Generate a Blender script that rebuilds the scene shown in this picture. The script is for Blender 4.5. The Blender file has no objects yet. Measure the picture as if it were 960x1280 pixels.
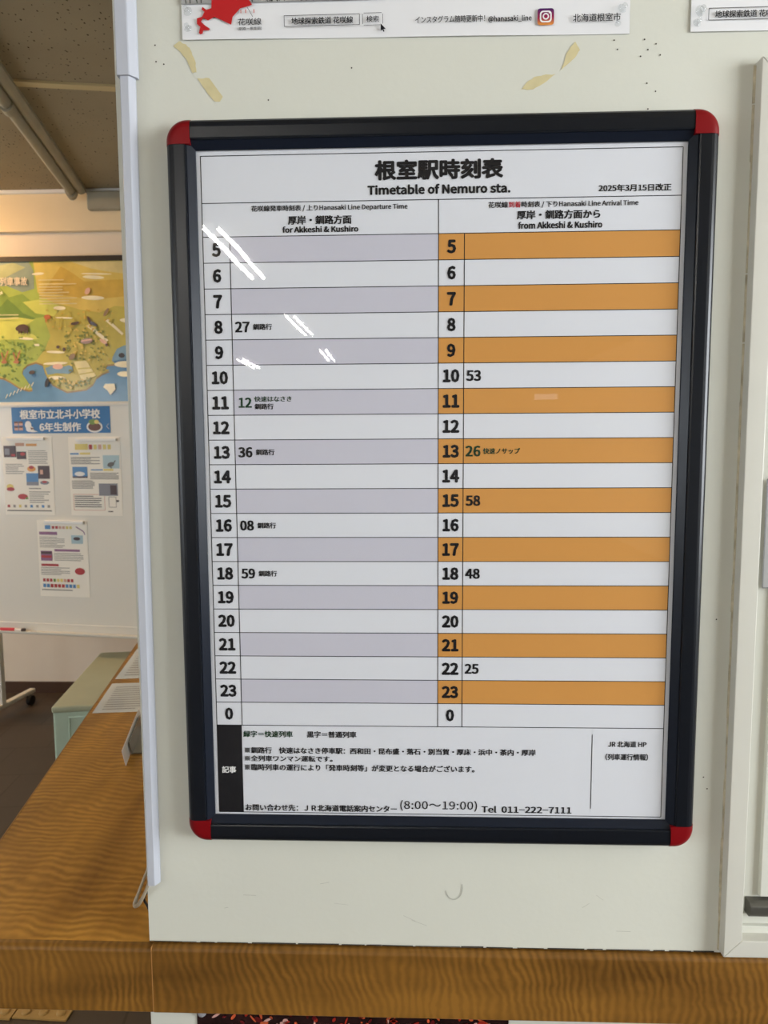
import bpy, bmesh, math, random, os
from mathutils import Vector, Matrix

# ------------------------------------------------------------------ scene, camera, light, exposure
S = bpy.context.scene
COL = S.collection
random.seed(7)

cam_d = bpy.data.cameras.new('camera')
cam = bpy.data.objects.new('camera', cam_d)
COL.objects.link(cam)
S.camera = cam
cam_d.sensor_fit = 'VERTICAL'
cam_d.sensor_height = 36.0
cam_d.lens = 36.0 * 887.0 / 1280.0
cam_d.clip_start = 0.01
cam_d.dof.use_dof = True
cam_d.dof.focus_distance = 0.86
cam_d.dof.aperture_fstop = 13
CY, CP, CR = 0.03490322, -0.09659861, 0.00557062
_R = Matrix.Rotation(CY, 3, 'Z') @ Matrix.Rotation(CP, 3, 'X') @ Matrix.Rotation(CR, 3, 'Y')
_B = _R @ Matrix(((1, 0, 0), (0, 0, -1), (0, 1, 0)))
cam.matrix_world = Matrix.Translation((-0.03557, -0.85995, 1.51540)) @ _B.to_4x4()

world = bpy.data.worlds.new('world')
S.world = world
world.use_nodes = True
bgn = world.node_tree.nodes['Background']
bgn.inputs[0].default_value = (0.80, 0.90, 1.0, 1)
bgn.inputs[1].default_value = 3.6

S.view_settings.view_transform = 'Standard'
S.view_settings.look = 'None'
S.view_settings.exposure = 0.0
S.view_settings.gamma = 1.0
S.view_settings.use_curve_mapping = False

def area(name, loc, target, sx, sy, power, color):
    l = bpy.data.lights.new(name, 'AREA')
    l.shape = 'RECTANGLE'; l.size = sx; l.size_y = sy; l.energy = power; l.color = color
    o = bpy.data.objects.new(name, l); COL.objects.link(o)
    o.location = loc
    o.rotation_euler = (Vector(target) - Vector(loc)).to_track_quat('-Z', 'Z').to_euler()
    return o
# daylight coming in through the side windows (each fills its window opening)
area('daylight_right', (3.16, -1.55, 1.80), (0, -1.55, 1.80), 1.5, 2.0, 168, (0.93, 0.97, 1.0))
area('daylight_left', (-4.56, -3.6, 1.75), (0, -3.6, 1.75), 1.5, 3.6, 70, (0.93, 0.97, 1.0))
area('daylight_back_left', (-4.56, 1.3, 1.55), (0, 1.3, 1.55), 1.1, 1.6, 26, (0.95, 0.97, 1.0))

# ------------------------------------------------------------------ materials
def lin(c):
    return tuple(((x / 255.0) / 12.92 if x <= 10 else ((x / 255.0 + 0.055) / 1.055) ** 2.4) for x in c) + (1,)
MATS = {}
def mat(name, rgb, rough=0.5, spec=0.5, metal=0.0, coat=0.0, var=0.0, vscale=6.0, bump=0.0, bscale=200.0, emit=0.0):
    if name in MATS: return MATS[name]
    m = bpy.data.materials.new(name); m.use_nodes = True
    nt = m.node_tree; p = nt.nodes['Principled BSDF']
    p.inputs['Base Color'].default_value = lin(rgb)
    p.inputs['Roughness'].default_value = rough
    p.inputs['Specular IOR Level'].default_value = spec
    p.inputs['Metallic'].default_value = metal
    p.inputs['Coat Weight'].default_value = coat
    p.inputs['Coat Roughness'].default_value = 0.08
    if emit:
        p.inputs['Emission Color'].default_value = lin(rgb)
        p.inputs['Emission Strength'].default_value = emit
    if var or bump:
        tc = nt.nodes.new('ShaderNodeTexCoord')
    if var:
        n = nt.nodes.new('ShaderNodeTexNoise'); n.inputs['Scale'].default_value = vscale; n.inputs['Detail'].default_value = 5
        nt.links.new(tc.outputs['Object'], n.inputs['Vector'])
        mr = nt.nodes.new('ShaderNodeMapRange')
        mr.inputs['From Min'].default_value = 0.3; mr.inputs['From Max'].default_value = 0.7
        mr.inputs['To Min'].default_value = 1 - var; mr.inputs['To Max'].default_value = 1 + var
        nt.links.new(n.outputs['Fac'], mr.inputs['Value'])
        mx = nt.nodes.new('ShaderNodeMix'); mx.data_type = 'RGBA'; mx.blend_type = 'MULTIPLY'
        mx.inputs['Factor'].default_value = 1
        mx.inputs['A'].default_value = lin(rgb)
        nt.links.new(mr.outputs['Result'], mx.inputs['B'])
        nt.links.new(mx.outputs['Result'], p.inputs['Base Color'])
    if bump:
        n2 = nt.nodes.new('ShaderNodeTexNoise'); n2.inputs['Scale'].default_value = bscale; n2.inputs['Detail'].default_value = 3
        nt.links.new(tc.outputs['Object'], n2.inputs['Vector'])
        b = nt.nodes.new('ShaderNodeBump'); b.inputs['Strength'].default_value = bump; b.inputs['Distance'].default_value = 0.002
        nt.links.new(n2.outputs['Fac'], b.inputs['Height'])
        nt.links.new(b.outputs['Normal'], p.inputs['Normal'])
    MATS[name] = m
    return m

def wood(name, axis, period, dark, light, slant=0.0, grain=(1, 1, 1)):
    """figured veneer: narrow wavy cross bands, repeated along AXIS, over long soft streaks"""
    m = bpy.data.materials.new(name); m.use_nodes = True; MATS[name] = m
    nt = m.node_tree; N = nt.nodes; L = nt.links; p = N['Principled BSDF']
    tc = N.new('ShaderNodeTexCoord')
    mp = N.new('ShaderNodeMapping'); mp.inputs['Rotation'].default_value = (0, slant if axis == 'X' else 0, slant if axis == 'Y' else 0)
    L.new(tc.outputs['Object'], mp.inputs['Vector'])
    wn = N.new('ShaderNodeTexNoise'); wn.inputs['Scale'].default_value = 9; wn.inputs['Detail'].default_value = 4
    L.new(mp.outputs['Vector'], wn.inputs['Vector'])
    ad = N.new('ShaderNodeMix'); ad.data_type = 'VECTOR'; ad.inputs['Factor'].default_value = 0.055
    L.new(mp.outputs['Vector'], ad.inputs['A']); L.new(wn.outputs['Color'], ad.inputs['B'])
    w = N.new('ShaderNodeTexWave'); w.wave_type = 'BANDS'; w.bands_direction = axis
    w.inputs['Scale'].default_value = 0.314 / period; w.inputs['Distortion'].default_value = 2.4
    w.inputs['Detail'].default_value = 3; w.inputs['Detail Scale'].default_value = 1.2
    L.new(ad.outputs['Result'], w.inputs['Vector'])
    gm = N.new('ShaderNodeMapping'); gm.inputs['Scale'].default_value = grain
    L.new(tc.outputs['Object'], gm.inputs['Vector'])
    g = N.new('ShaderNodeTexNoise'); g.inputs['Scale'].default_value = 1; g.inputs['Detail'].default_value = 6
    L.new(gm.outputs['Vector'], g.inputs['Vector'])
    pt = N.new('ShaderNodeTexNoise'); pt.inputs['Scale'].default_value = 16; pt.inputs['Detail'].default_value = 2
    L.new(tc.outputs['Object'], pt.inputs['Vector'])
    pr = N.new('ShaderNodeMapRange'); pr.inputs['From Min'].default_value = 0.3; pr.inputs['From Max'].default_value = 0.7
    pr.inputs['To Min'].default_value = 0.07; pr.inputs['To Max'].default_value = 0.26
    L.new(pt.outputs['Fac'], pr.inputs['Value'])
    mu = N.new('ShaderNodeMath'); mu.operation = 'MULTIPLY'
    L.new(w.outputs['Fac'], mu.inputs[0]); L.new(pr.outputs['Result'], mu.inputs[1])
    su = N.new('ShaderNodeMath'); su.operation = 'MULTIPLY_ADD'; su.inputs[1].default_value = 0.75
    L.new(g.outputs['Fac'], su.inputs[0]); L.new(mu.outputs['Value'], su.inputs[2])
    r = N.new('ShaderNodeValToRGB')
    r.color_ramp.elements[0].position = 0.22; r.color_ramp.elements[0].color = lin(dark)
    r.color_ramp.elements[1].position = 0.66; r.color_ramp.elements[1].color = lin(light)
    L.new(su.outputs['Value'], r.inputs['Fac'])
    L.new(r.outputs['Color'], p.inputs['Base Color'])
    p.inputs['Roughness'].default_value = 0.45; p.inputs['Specular IOR Level'].default_value = 0.3
    return m

def clear(name, ior, wob=0.0, rough=0.0, tint=(1, 1, 1, 1)):
    m = bpy.data.materials.new(name); m.use_nodes = True; MATS[name] = m
    nt = m.node_tree; N = nt.nodes; L = nt.links
    N.remove(N['Principled BSDF']); out = N['Material Output']
    t = N.new('ShaderNodeBsdfTransparent'); t.inputs[0].default_value = tint
    g = N.new('ShaderNodeBsdfGlossy'); g.inputs['Roughness'].default_value = rough
    f = N.new('ShaderNodeFresnel'); f.inputs['IOR'].default_value = ior
    mx = N.new('ShaderNodeMixShader')
    ge = N.new('ShaderNodeNewGeometry'); fr_ = N.new('ShaderNodeMath'); fr_.operation = 'SUBTRACT'; fr_.inputs[0].default_value = 1
    mu = N.new('ShaderNodeMath'); mu.operation = 'MULTIPLY'          # reflect at the outer side of each face only
    L.new(ge.outputs['Backfacing'], fr_.inputs[1]); L.new(f.outputs[0], mu.inputs[0]); L.new(fr_.outputs[0], mu.inputs[1])
    L.new(mu.outputs[0], mx.inputs[0]); L.new(t.outputs[0], mx.inputs[1]); L.new(g.outputs[0], mx.inputs[2])
    L.new(mx.outputs[0], out.inputs[0])
    if wob:
        tc = N.new('ShaderNodeTexCoord'); mp = N.new('ShaderNodeMapping'); mp.inputs['Scale'].default_value = (5, 5, 11)
        n = N.new('ShaderNodeTexNoise'); n.inputs['Scale'].default_value = 1; n.inputs['Detail'].default_value = 1
        b = N.new('ShaderNodeBump'); b.inputs['Strength'].default_value = 1; b.inputs['Distance'].default_value = wob
        L.new(tc.outputs['Object'], mp.inputs['Vector']); L.new(mp.outputs['Vector'], n.inputs['Vector'])
        L.new(n.outputs['Fac'], b.inputs['Height']); L.new(b.outputs['Normal'], g.inputs['Normal'])
    return m

def ceiling_mat():
    m = mat('aged_ceiling_board', (152, 139, 114), 0.9, 0.1, var=0.10, vscale=2.2)
    nt = m.node_tree; N = nt.nodes; L = nt.links; p = N['Principled BSDF']
    src = p.inputs['Base Color'].links[0].from_socket
    tc = N.new('ShaderNodeTexCoord'); mp = N.new('ShaderNodeMapping'); mp.inputs['Scale'].default_value = (74, 50, 1)
    L.new(tc.outputs['Object'], mp.inputs['Vector'])
    nz = N.new('ShaderNodeTexNoise'); nz.inputs['Scale'].default_value = 60; nz.inputs['Detail'].default_value = 2
    L.new(tc.outputs['Object'], nz.inputs['Vector'])
    ad = N.new('ShaderNodeMix'); ad.data_type = 'VECTOR'; ad.inputs['Factor'].default_value = 0.35
    L.new(mp.outputs['Vector'], ad.inputs['A']); L.new(nz.outputs['Color'], ad.inputs['B'])
    v = N.new('ShaderNodeTexVoronoi'); v.inputs['Scale'].default_value = 1.0; v.voronoi_dimensions = '2D'
    L.new(ad.outputs['Result'], v.inputs['Vector'])
    sep = N.new('ShaderNodeSeparateColor'); L.new(v.outputs['Color'], sep.inputs[0])
    th = N.new('ShaderNodeMath'); th.operation = 'MULTIPLY_ADD'; th.inputs[1].default_value = 0.30; th.inputs[2].default_value = -0.14
    L.new(sep.outputs[0], th.inputs[0])
    lt = N.new('ShaderNodeMath'); lt.operation = 'LESS_THAN'; L.new(v.outputs['Distance'], lt.inputs[0]); L.new(th.outputs[0], lt.inputs[1])
    mx = N.new('ShaderNodeMix'); mx.data_type = 'RGBA'; L.new(lt.outputs[0], mx.inputs['Factor'])
    L.new(src, mx.inputs['A']); mx.inputs['B'].default_value = lin((70, 58, 42))
    L.new(mx.outputs['Result'], p.inputs['Base Color'])
    return m

def tile_mat():
    m = mat('floor_tile', (70, 59, 49), 0.5, 0.35, var=0.08, vscale=5)
    nt = m.node_tree; N = nt.nodes; L = nt.links; p = N['Principled BSDF']
    src = p.inputs['Base Color'].links[0].from_socket
    tc = N.new('ShaderNodeTexCoord'); mp = N.new('ShaderNodeMapping')
    mp.inputs['Location'].default_value = (0.10, 0.0, 0); mp.inputs['Rotation'].default_value = (0, 0, -0.10)
    L.new(tc.outputs['Object'], mp.inputs['Vector'])
    b = N.new('ShaderNodeTexBrick'); b.offset = 0.5; b.inputs['Scale'].default_value = 1
    b.inputs['Brick Width'].default_value = 0.30; b.inputs['Row Height'].default_value = 0.30
    b.inputs['Mortar Size'].default_value = 0.004; b.inputs['Mortar Smooth'].default_value = 0.2
    b.inputs['Color1'].default_value = (1, 1, 1, 1); b.inputs['Color2'].default_value = (0.86, 0.86, 0.86, 1); b.inputs['Mortar'].default_value = (0.62, 0.6, 0.58, 1)
    L.new(mp.outputs['Vector'], b.inputs['Vector'])
    mx = N.new('ShaderNodeMix'); mx.data_type = 'RGBA'; mx.blend_type = 'MULTIPLY'; mx.inputs['Factor'].default_value = 1
    L.new(src, mx.inputs['A']); L.new(b.outputs['Color'], mx.inputs['B']); L.new(mx.outputs['Result'], p.inputs['Base Color'])
    return m

M_PANEL = mat('painted_panel', (203, 203, 192), 0.5, 0.35, var=0.025, vscale=3.0, bump=0.12, bscale=90)
M_LOWER = mat('lower_wall_paint', (200, 200, 190), 0.6, 0.3, var=0.02)
M_WALL = mat('wall_paint', (226, 214, 198), 0.8, 0.2, var=0.02)
M_BEAM = mat('beam_paint', (232, 214, 180), 0.8, 0.2, var=0.02)
M_HALL = mat('hall_wall_paint', (205, 200, 188), 0.8, 0.2)
M_BASEB = mat('brown_baseboard', (74, 52, 38), 0.6, 0.3)
M_CEIL = ceiling_mat()
M_FLOOR = tile_mat()
M_NAVY = mat('navy_anodised', (14, 18, 25), 0.30, 0.32, metal=0.0, bump=0.02, bscale=400)
M_NAVYL = mat('navy_lip', (20, 26, 38), 0.3, 0.26, metal=0.0)
M_RED = mat('red_plastic', (116, 3, 11), 0.40, 0.22)
M_PAPER = mat('timetable_paper', (213, 215, 221), 0.6, 0.2)
M_LAV = mat('lavender_ink', (193, 192, 203), 0.6, 0.2)
M_ORANGE = mat('orange_ink', (200, 143, 74), 0.6, 0.2)
M_INK = mat('black_ink', (22, 22, 26), 0.6, 0.2)
M_GREENINK = mat('dark_green_ink', (24, 56, 36), 0.6, 0.2)
M_REDINK = mat('crimson_ink', (170, 24, 44), 0.6, 0.2)
M_WHITEINK = mat('white_ink', (232, 232, 230), 0.6, 0.2)
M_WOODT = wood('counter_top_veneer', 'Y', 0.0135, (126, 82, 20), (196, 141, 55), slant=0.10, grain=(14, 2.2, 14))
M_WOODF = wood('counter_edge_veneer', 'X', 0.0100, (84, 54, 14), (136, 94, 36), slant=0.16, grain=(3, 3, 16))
M_WOODE = mat('edge_band_core', (160, 116, 66), 0.5, 0.3)
M_RACE = mat('white_plastic_duct', (178, 181, 190), 0.4, 0.4)
M_OFFWHITE = mat('painted_metal_frame', (196, 194, 184), 0.35, 0.5, var=0.02, vscale=8)
M_SHUT = mat('shutter_board', (204, 204, 194), 0.5, 0.4)
M_DARKMETAL = mat('dark_metal', (92, 90, 84), 0.4, 0.5, metal=0.5)
M_CAULK = mat('grimy_caulk', (184, 174, 150), 0.8, 0.2, var=0.35, vscale=45)
M_SCUFF = mat('scuff', (172, 172, 162), 0.8, 0.1)
M_GRIME = mat('grime', (66, 60, 52), 0.9, 0.1)
M_CLEAR = clear('clear_cover_sheet', 1.45, wob=0.00028)
M_PANE = clear('window_pane', 1.45)
M_PIN = clear('clear_plastic', 1.5, rough=0.08, tint=(0.93, 0.94, 0.94, 1))
M_LAM = mat('laminated_paper', (222, 222, 224), 0.32, 0.5, coat=0.25)
M_GLOSS = mat('glossy_laminate', (226, 226, 220), 0.14, 0.6, coat=1.0)
M_TAPE = mat('old_tape', (198, 186, 144), 0.7, 0.3, var=0.08, vscale=60)

# ------------------------------------------------------------------ builders
def link(o, parent=None):
    COL.objects.link(o)
    if parent is not None: o.parent = parent
    return o
def tag(o, label=None, cat=None, group=None, kind=None):
    if label: o['label'] = label
    if cat: o['category'] = cat
    if group: o['group'] = group
    if kind: o['kind'] = kind
    return o
def thing(name, label, cat, loc=(0, 0, 0), rotz=0.0, group=None, rot=None):
    o = bpy.data.objects.new(name, None); o.empty_display_size = 0.05
    link(o); o.location = loc; o.rotation_euler = rot or (0, 0, rotz)
    return tag(o, label, cat, group)
def finish(name, bm, m, parent=None, smooth=False, loc=None, bevel=0.0, seg=2):
    bmesh.ops.recalc_face_normals(bm, faces=bm.faces)
    me = bpy.data.meshes.new(name); bm.to_mesh(me); bm.free()
    for x in (m if isinstance(m, (list, tuple)) else [m]): me.materials.append(x)
    if smooth:
        for p in me.polygons: p.use_smooth = True
    o = bpy.data.objects.new(name, me); link(o, parent)
    if loc: o.location = loc
    if bevel:
        b = o.modifiers.new('bevel', 'BEVEL'); b.width = bevel; b.segments = seg; b.limit_method = 'ANGLE'; b.angle_limit = math.radians(40)
        me.shade_smooth() if hasattr(me, 'shade_smooth') else None
        w = o.modifiers.new('wn', 'WEIGHTED_NORMAL'); w.keep_sharp = True
    return o
def box(bm, x0, x1, y0, y1, z0, z1, mi=0):
    v = [bm.verts.new(c) for c in ((x0, y0, z0), (x1, y0, z0), (x1, y1, z0), (x0, y1, z0), (x0, y0, z1), (x1, y0, z1), (x1, y1, z1), (x0, y1, z1))]
    for f in ((0, 3, 2, 1), (4, 5, 6, 7), (0, 1, 5, 4), (1, 2, 6, 5), (2, 3, 7, 6), (3, 0, 4, 7)):
        bm.faces.new([v[i] for i in f]).material_index = mi
def prism(bm, pts, z0, z1, mi=0):
    """plan polygon PTS extruded from z0 to z1"""
    a = [bm.verts.new((x, y, z0)) for x, y in pts]; b = [bm.verts.new((x, y, z1)) for x, y in pts]
    n = len(pts)
    bm.faces.new(a[::-1]).material_index = mi; bm.faces.new(b).material_index = mi
    for i in range(n): bm.faces.new((a[i], a[(i + 1) % n], b[(i + 1) % n], b[i])).material_index = mi
def sweep(bm, prof, p0, p1, ax_u, ax_v):
    """closed profile (u,v) swept straight from p0 to p1"""
    p0, p1, U, V = Vector(p0), Vector(p1), Vector(ax_u), Vector(ax_v)
    a = [bm.verts.new(p0 + U * u + V * v) for u, v in prof]; b = [bm.verts.new(p1 + U * u + V * v) for u, v in prof]
    n = len(prof)
    for i in range(n): bm.faces.new((a[i], a[(i + 1) % n], b[(i + 1) % n], b[i]))
    bm.faces.new(a[::-1]); bm.faces.new(b)
def tube(bm, pts, r, n=10, flat=1.0):
    pts = [Vector(p) for p in pts]; rings = []
    up = Vector((0, 0, 1))
    for i, p in enumerate(pts):
        d = (pts[min(i + 1, len(pts) - 1)] - pts[max(i - 1, 0)]).normalized()
        s = d.cross(up); s = s.normalized() if s.length > 1e-4 else Vector((1, 0, 0))
        t = s.cross(d).normalized()
        rings.append([bm.verts.new(p + s * math.cos(2 * math.pi * k / n) * r * flat + t * math.sin(2 * math.pi * k / n) * r) for k in range(n)])
    for a, b in zip(rings, rings[1:]):
        for k in range(n): bm.faces.new((a[k], a[(k + 1) % n], b[(k + 1) % n], b[k]))
    bm.faces.new(rings[0][::-1]); bm.faces.new(rings[-1])
def lathe(bm, prof, c, axis='Z', n=20):
    c = Vector(c); rings = []
    def P(r, h, a):
        x, y = r * math.cos(a), r * math.sin(a)
        return c + (Vector((x, y, h)) if axis == 'Z' else Vector((x, -h, y)) if axis == 'Y' else Vector((h, x, y)))
    for r, h in prof: rings.append([bm.verts.new(P(max(r, 1e-5), h, 2 * math.pi * k / n)) for k in range(n)])
    for a, b in zip(rings, rings[1:]):
        for k in range(n): bm.faces.new((a[k], a[(k + 1) % n], b[(k + 1) % n], b[k]))
    bm.faces.new(rings[0][::-1]); bm.faces.new(rings[-1])
def bez(p, n=24):
    """smooth path through points (Catmull-Rom)"""
    p = [Vector(q) for q in p]; out = []
    q = [p[0] * 2 - p[1]] + p + [p[-1] * 2 - p[-2]]
    for i in range(1, len(q) - 2):
        for k in range(n):
            t = k / n; a, b, c, d = q[i - 1:i + 3]
            out.append(0.5 * ((2 * b) + (c - a) * t + (2 * a - 5 * b + 4 * c - d) * t * t + (3 * b - a - 3 * c + d) * t ** 3))
    out.append(p[-1]); return out

FONT = None
try:
    FONT = bpy.data.fonts.load(os.path.join(bpy.utils.system_resource('DATAFILES', path='fonts'), 'Noto Sans CJK Regular.woff2'))
except Exception:
    FONT = None
GCACHE = {}
def glyphs(s):
    if s in GCACHE: return GCACHE[s]
    c = bpy.data.curves.new('t', 'FONT')
    if FONT: c.font = FONT
    c.body = s; c.resolution_u = 2
    o = bpy.data.objects.new('t', c); me = o.to_mesh()
    V = [(v.co.x, v.co.y) for v in me.vertices]; F = [tuple(p.vertices) for p in me.polygons]
    o.to_mesh_clear(); bpy.data.objects.remove(o); bpy.data.curves.remove(c)
    GCACHE[s] = (V, F)
    return V, F
class Print:
    """ink on a flat sheet: (u, v) on the sheet, levels of ink a hair above each other; sheet faces -Y"""
    def __init__(self, eps=0.00012, step=0.0):
        self.step, self.n = step, 0
        self.v, self.f, self.mi, self.mats, self.eps = [], [], [], [], eps
    def m(self, mt):
        if mt not in self.mats: self.mats.append(mt)
        return self.mats.index(mt)
    def poly(self, pts, mt, lv=1):
        b = len(self.v); self.n += 1; self.v += [(u, -lv * self.eps - self.n * self.step, w) for u, w in pts]
        a = sum(pts[i][0] * pts[(i + 1) % len(pts)][1] - pts[(i + 1) % len(pts)][0] * pts[i][1] for i in range(len(pts)))
        r = range(b, b + len(pts)); self.f.append(tuple(r) if a > 0 else tuple(reversed(r))); self.mi.append(self.m(mt))
    def rect(self, u0, u1, w0, w1, mt, lv=1): self.poly([(u0, w0), (u1, w0), (u1, w1), (u0, w1)], mt, lv)
    def line(self, a, b, w, mt, lv=2):
        d = Vector(b) - Vector(a); n = Vector((-d.y, d.x)).normalized() * w / 2
        self.poly([(a[0] - n.x, a[1] - n.y), (b[0] - n.x, b[1] - n.y), (b[0] + n.x, b[1] + n.y), (a[0] + n.x, a[1] + n.y)], mt, lv)
    def frame(self, u0, u1, w0, w1, w, mt, lv=2):
        for a, b in (((u0, w0), (u1, w0)), ((u1, w0), (u1, w1)), ((u1, w1), (u0, w1)), ((u0, w1), (u0, w0))): self.line(a, b, w, mt, lv)
    def ell(self, u, w, ru, rw, mt, lv=1, n=20, rot=0.0):
        c, s = math.cos(rot), math.sin(rot); P = []
        for k in range(n):
            x, y = ru * math.cos(2 * math.pi * k / n), rw * math.sin(2 * math.pi * k / n)
            P.append((u + x * c - y * s, w + x * s + y * c))
        self.poly(P, mt, lv)
    def rrect(self, u0, u1, w0, w1, r, mt, lv=1):
        P = []
        for cx, cy, a in ((u1 - r, w0 + r, -90), (u1 - r, w1 - r, 0), (u0 + r, w1 - r, 90), (u0 + r, w0 + r, 180)):
            P += [(cx + r * math.cos(math.radians(a + k * 18)), cy + r * math.sin(math.radians(a + k * 18))) for k in range(6)]
        self.poly(P, mt, lv)
    def text(self, s, mt, bb=None, bold=0.02, lv=4, c=None, h=None, left=None):
        """bb = (u0, u1, v0, v1) of the ink; or a height h (of the digit 0) with centre c or left edge"""
        V, F = glyphs(s)
        if not V: return
        x0, x1 = min(p[0] for p in V), max(p[0] for p in V); y0, y1 = min(p[1] for p in V), max(p[1] for p in V)
        bold *= .42 if any(ord(q) > 0x2fff for q in s) else 1.0
        x0 -= bold; x1 += bold; y0 -= bold; y1 += bold                # bold: the glyph is overprinted a little to each side
        if bb: sx = (bb[1] - bb[0]) / (x1 - x0); sy = (bb[3] - bb[2]) / (y1 - y0); ox, oy = bb[0], bb[2]
        else:
            sx = sy = h / (y1 - y0)
            if c: ox = c[0] - (x1 - x0) * sx / 2; oy = c[1] - h / 2
            else: ox = left[0]; oy = left[1] - h / 2
        sh = [(0, 0)]
        if bold: sh = [(bold * math.cos(a), bold * math.sin(a)) for a in [math.pi * q / 4 for q in range(8)]] if bold > 0.015 else [(bold, bold * .6), (-bold, bold * .6), (bold, -bold * .6), (-bold, -bold * .6)]
        for k, (dx, dy) in enumerate(sh):
            b = len(self.v); self.v += [(ox + (x + dx - x0) * sx, -(lv + k * .1) * self.eps, oy + (y + dy - y0) * sy) for x, y in V]
            for f in F:
                p = [self.v[b + i] for i in f]
                a = sum(p[i][0] * p[(i + 1) % len(p)][2] - p[(i + 1) % len(p)][0] * p[i][2] for i in range(len(p)))
                self.f.append(tuple(b + i for i in (f if a > 0 else f[::-1]))); self.mi.append(self.m(mt))
    def build(self, name, parent=None, loc=None):
        me = bpy.data.meshes.new(name); me.from_pydata(self.v, [], self.f)
        for x in self.mats: me.materials.append(x)
        me.polygons.foreach_set('material_index', self.mi); me.update()
        o = bpy.data.objects.new(name, me); link(o, parent)
        if loc: o.location = loc
        return o
def sheet(name, parent, u0, u1, w0, w1, m, t=0.0004, loc=None):
    bm = bmesh.new(); box(bm, u0, u1, 0, t, w0, w1)
    return finish(name, bm, m, parent, loc=loc)

# ------------------------------------------------------------------ the setting
CH = 2.962            # ceiling height
CT = 0.864            # counter top
XL, XR, YB, YF = -4.6, 3.2, 3.312, -13.5
def structure(name, fn, m, parent=None, bevel=0.0):
    bm = bmesh.new(); fn(bm); o = finish(name, bm, m, parent, bevel=bevel)
    if parent is None: o['kind'] = 'structure'
    return o
structure('floor', lambda b: box(b, XL - .2, XR + .2, YF - .2, YB + .2, -0.1, 0), M_FLOOR)
structure('ceiling', lambda b: box(b, XL - .2, XR + .2, YF - .2, YB + .2, CH, CH + .1), M_CEIL)
def back(b):
    box(b, XL - .2, XR + .2, YB, YB + .2, 0, CH)
structure('wall_back', back, M_WALL)
structure('trim_1', lambda b: box(b, XL, -0.9, YB - .035, YB, 2.737, CH - 0.02), M_BEAM)           # shallow beam under the ceiling
structure('trim_2', lambda b: box(b, XL, -0.9, YB - .055, YB, CH - 0.020, CH - 0.002), M_WHITEINK)   # pale moulding on top of it
structure('baseboard_back', lambda b: box(b, XL, -0.9, YB - .015, YB, 0, 0.068), M_BASEB)
def side(x0, x1, wins):
    def fn(b):
        y = YF
        for a, c, z0, z1 in wins:
            box(b, x0, x1, y, a, 0, CH); box(b, x0, x1, a, c, 0, z0); box(b, x0, x1, a, c, z1, CH); y = c
        box(b, x0, x1, y, YB, 0, CH)
    return fn
structure('wall_left', side(XL - .15, XL, [(-5.4, -1.8, 1.0, 2.5), (0.5, 2.1, 1.0, 2.1)]), M_HALL)
structure('wall_right', side(XR, XR + .15, [(-2.55, -0.55, 1.05, 2.55)]), M_HALL)
def far(b):
    wins = [(-1.2, 0.9, 0.0, 0.0)]
    xs = XL - .2
    for a, c, z0, z1 in ((0.55, 0.95, 0.0, 0.0), (2.45, 2.95, 2.37, 2.52)):
        if z1 == 0: continue
        box(b, xs, a, YF - .15, YF, 0, CH); box(b, a, c, YF - .15, YF, 0, z0); box(b, a, c, YF - .15, YF, z1, CH); xs = c
    box(b, xs, XR + .2, YF - .15, YF, 0, CH)
structure('wall_front', far, M_HALL)
def window_struct(name, x, y0, y1, z0, z1, sgn):
    b = bmesh.new(); n = 3
    for k in range(n + 1):
        y = y0 + (y1 - y0) * k / n; box(b, x - .02, x + .02, y - .02, y + .02, z0, z1)
    for z in (z0, z1): box(b, x - .02, x + .02, y0, y1, z - .02, z + .02)
    o = finish(name, b, M_OFFWHITE); o['kind'] = 'structure'
    b = bmesh.new(); box(b, x - .003, x + .003, y0 + .02, y1 - .02, z0 + .02, z1 - .02); finish('pane', b, M_PANE, o)
window_struct('window_2', XR + .1, -2.55, -0.55, 1.05, 2.55, 1)
window_struct('window_3', XL - .1, -5.4, -1.8, 1.0, 2.5, -1)
window_struct('window_4', XL - .1, 0.5, 2.1, 1.0, 2.1, -1)

# the partition over the counter, with the opening of the service window
WX0, WX1, WZ0, WZ1 = 0.3572, 1.02, 0.8718, 1.940
def part_wall(b):
    x0, x1, z0 = -0.376, XR, CT + 0.0035
    box(b, x0, WX0 + .012, 0, .07, z0, CH)
    box(b, WX0 + .012, WX1 - .012, 0, .07, WZ1 - .012, CH)
    box(b, WX1 - .012, x1, 0, .07, z0, CH)
    box(b, WX0 + .012, WX1 - .012, 0.045, .07, z0, WZ1 - .012)
structure('wall_partition', part_wall, M_PANEL)
def office(b):
    k = -0.188
    prism(b, [(-0.30, .07), (-0.24, .07), (-0.24 + k * 3.2, 3.3), (-0.30 + k * 3.2, 3.3)], CT + 0.002, CH)
structure('wall_office', office, M_LOWER)
def lower(b):
    box(b, -0.383, XR, 0.012, .07, 0, 0.772)
    prism(b, [(-0.383, .07), (-0.32, .07), (-0.32 - .188 * 1.8, 1.87), (-0.383 - .188 * 1.8, 1.87)], 0, 0.772)
structure('wall_lower', lower, M_LOWER)

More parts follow.
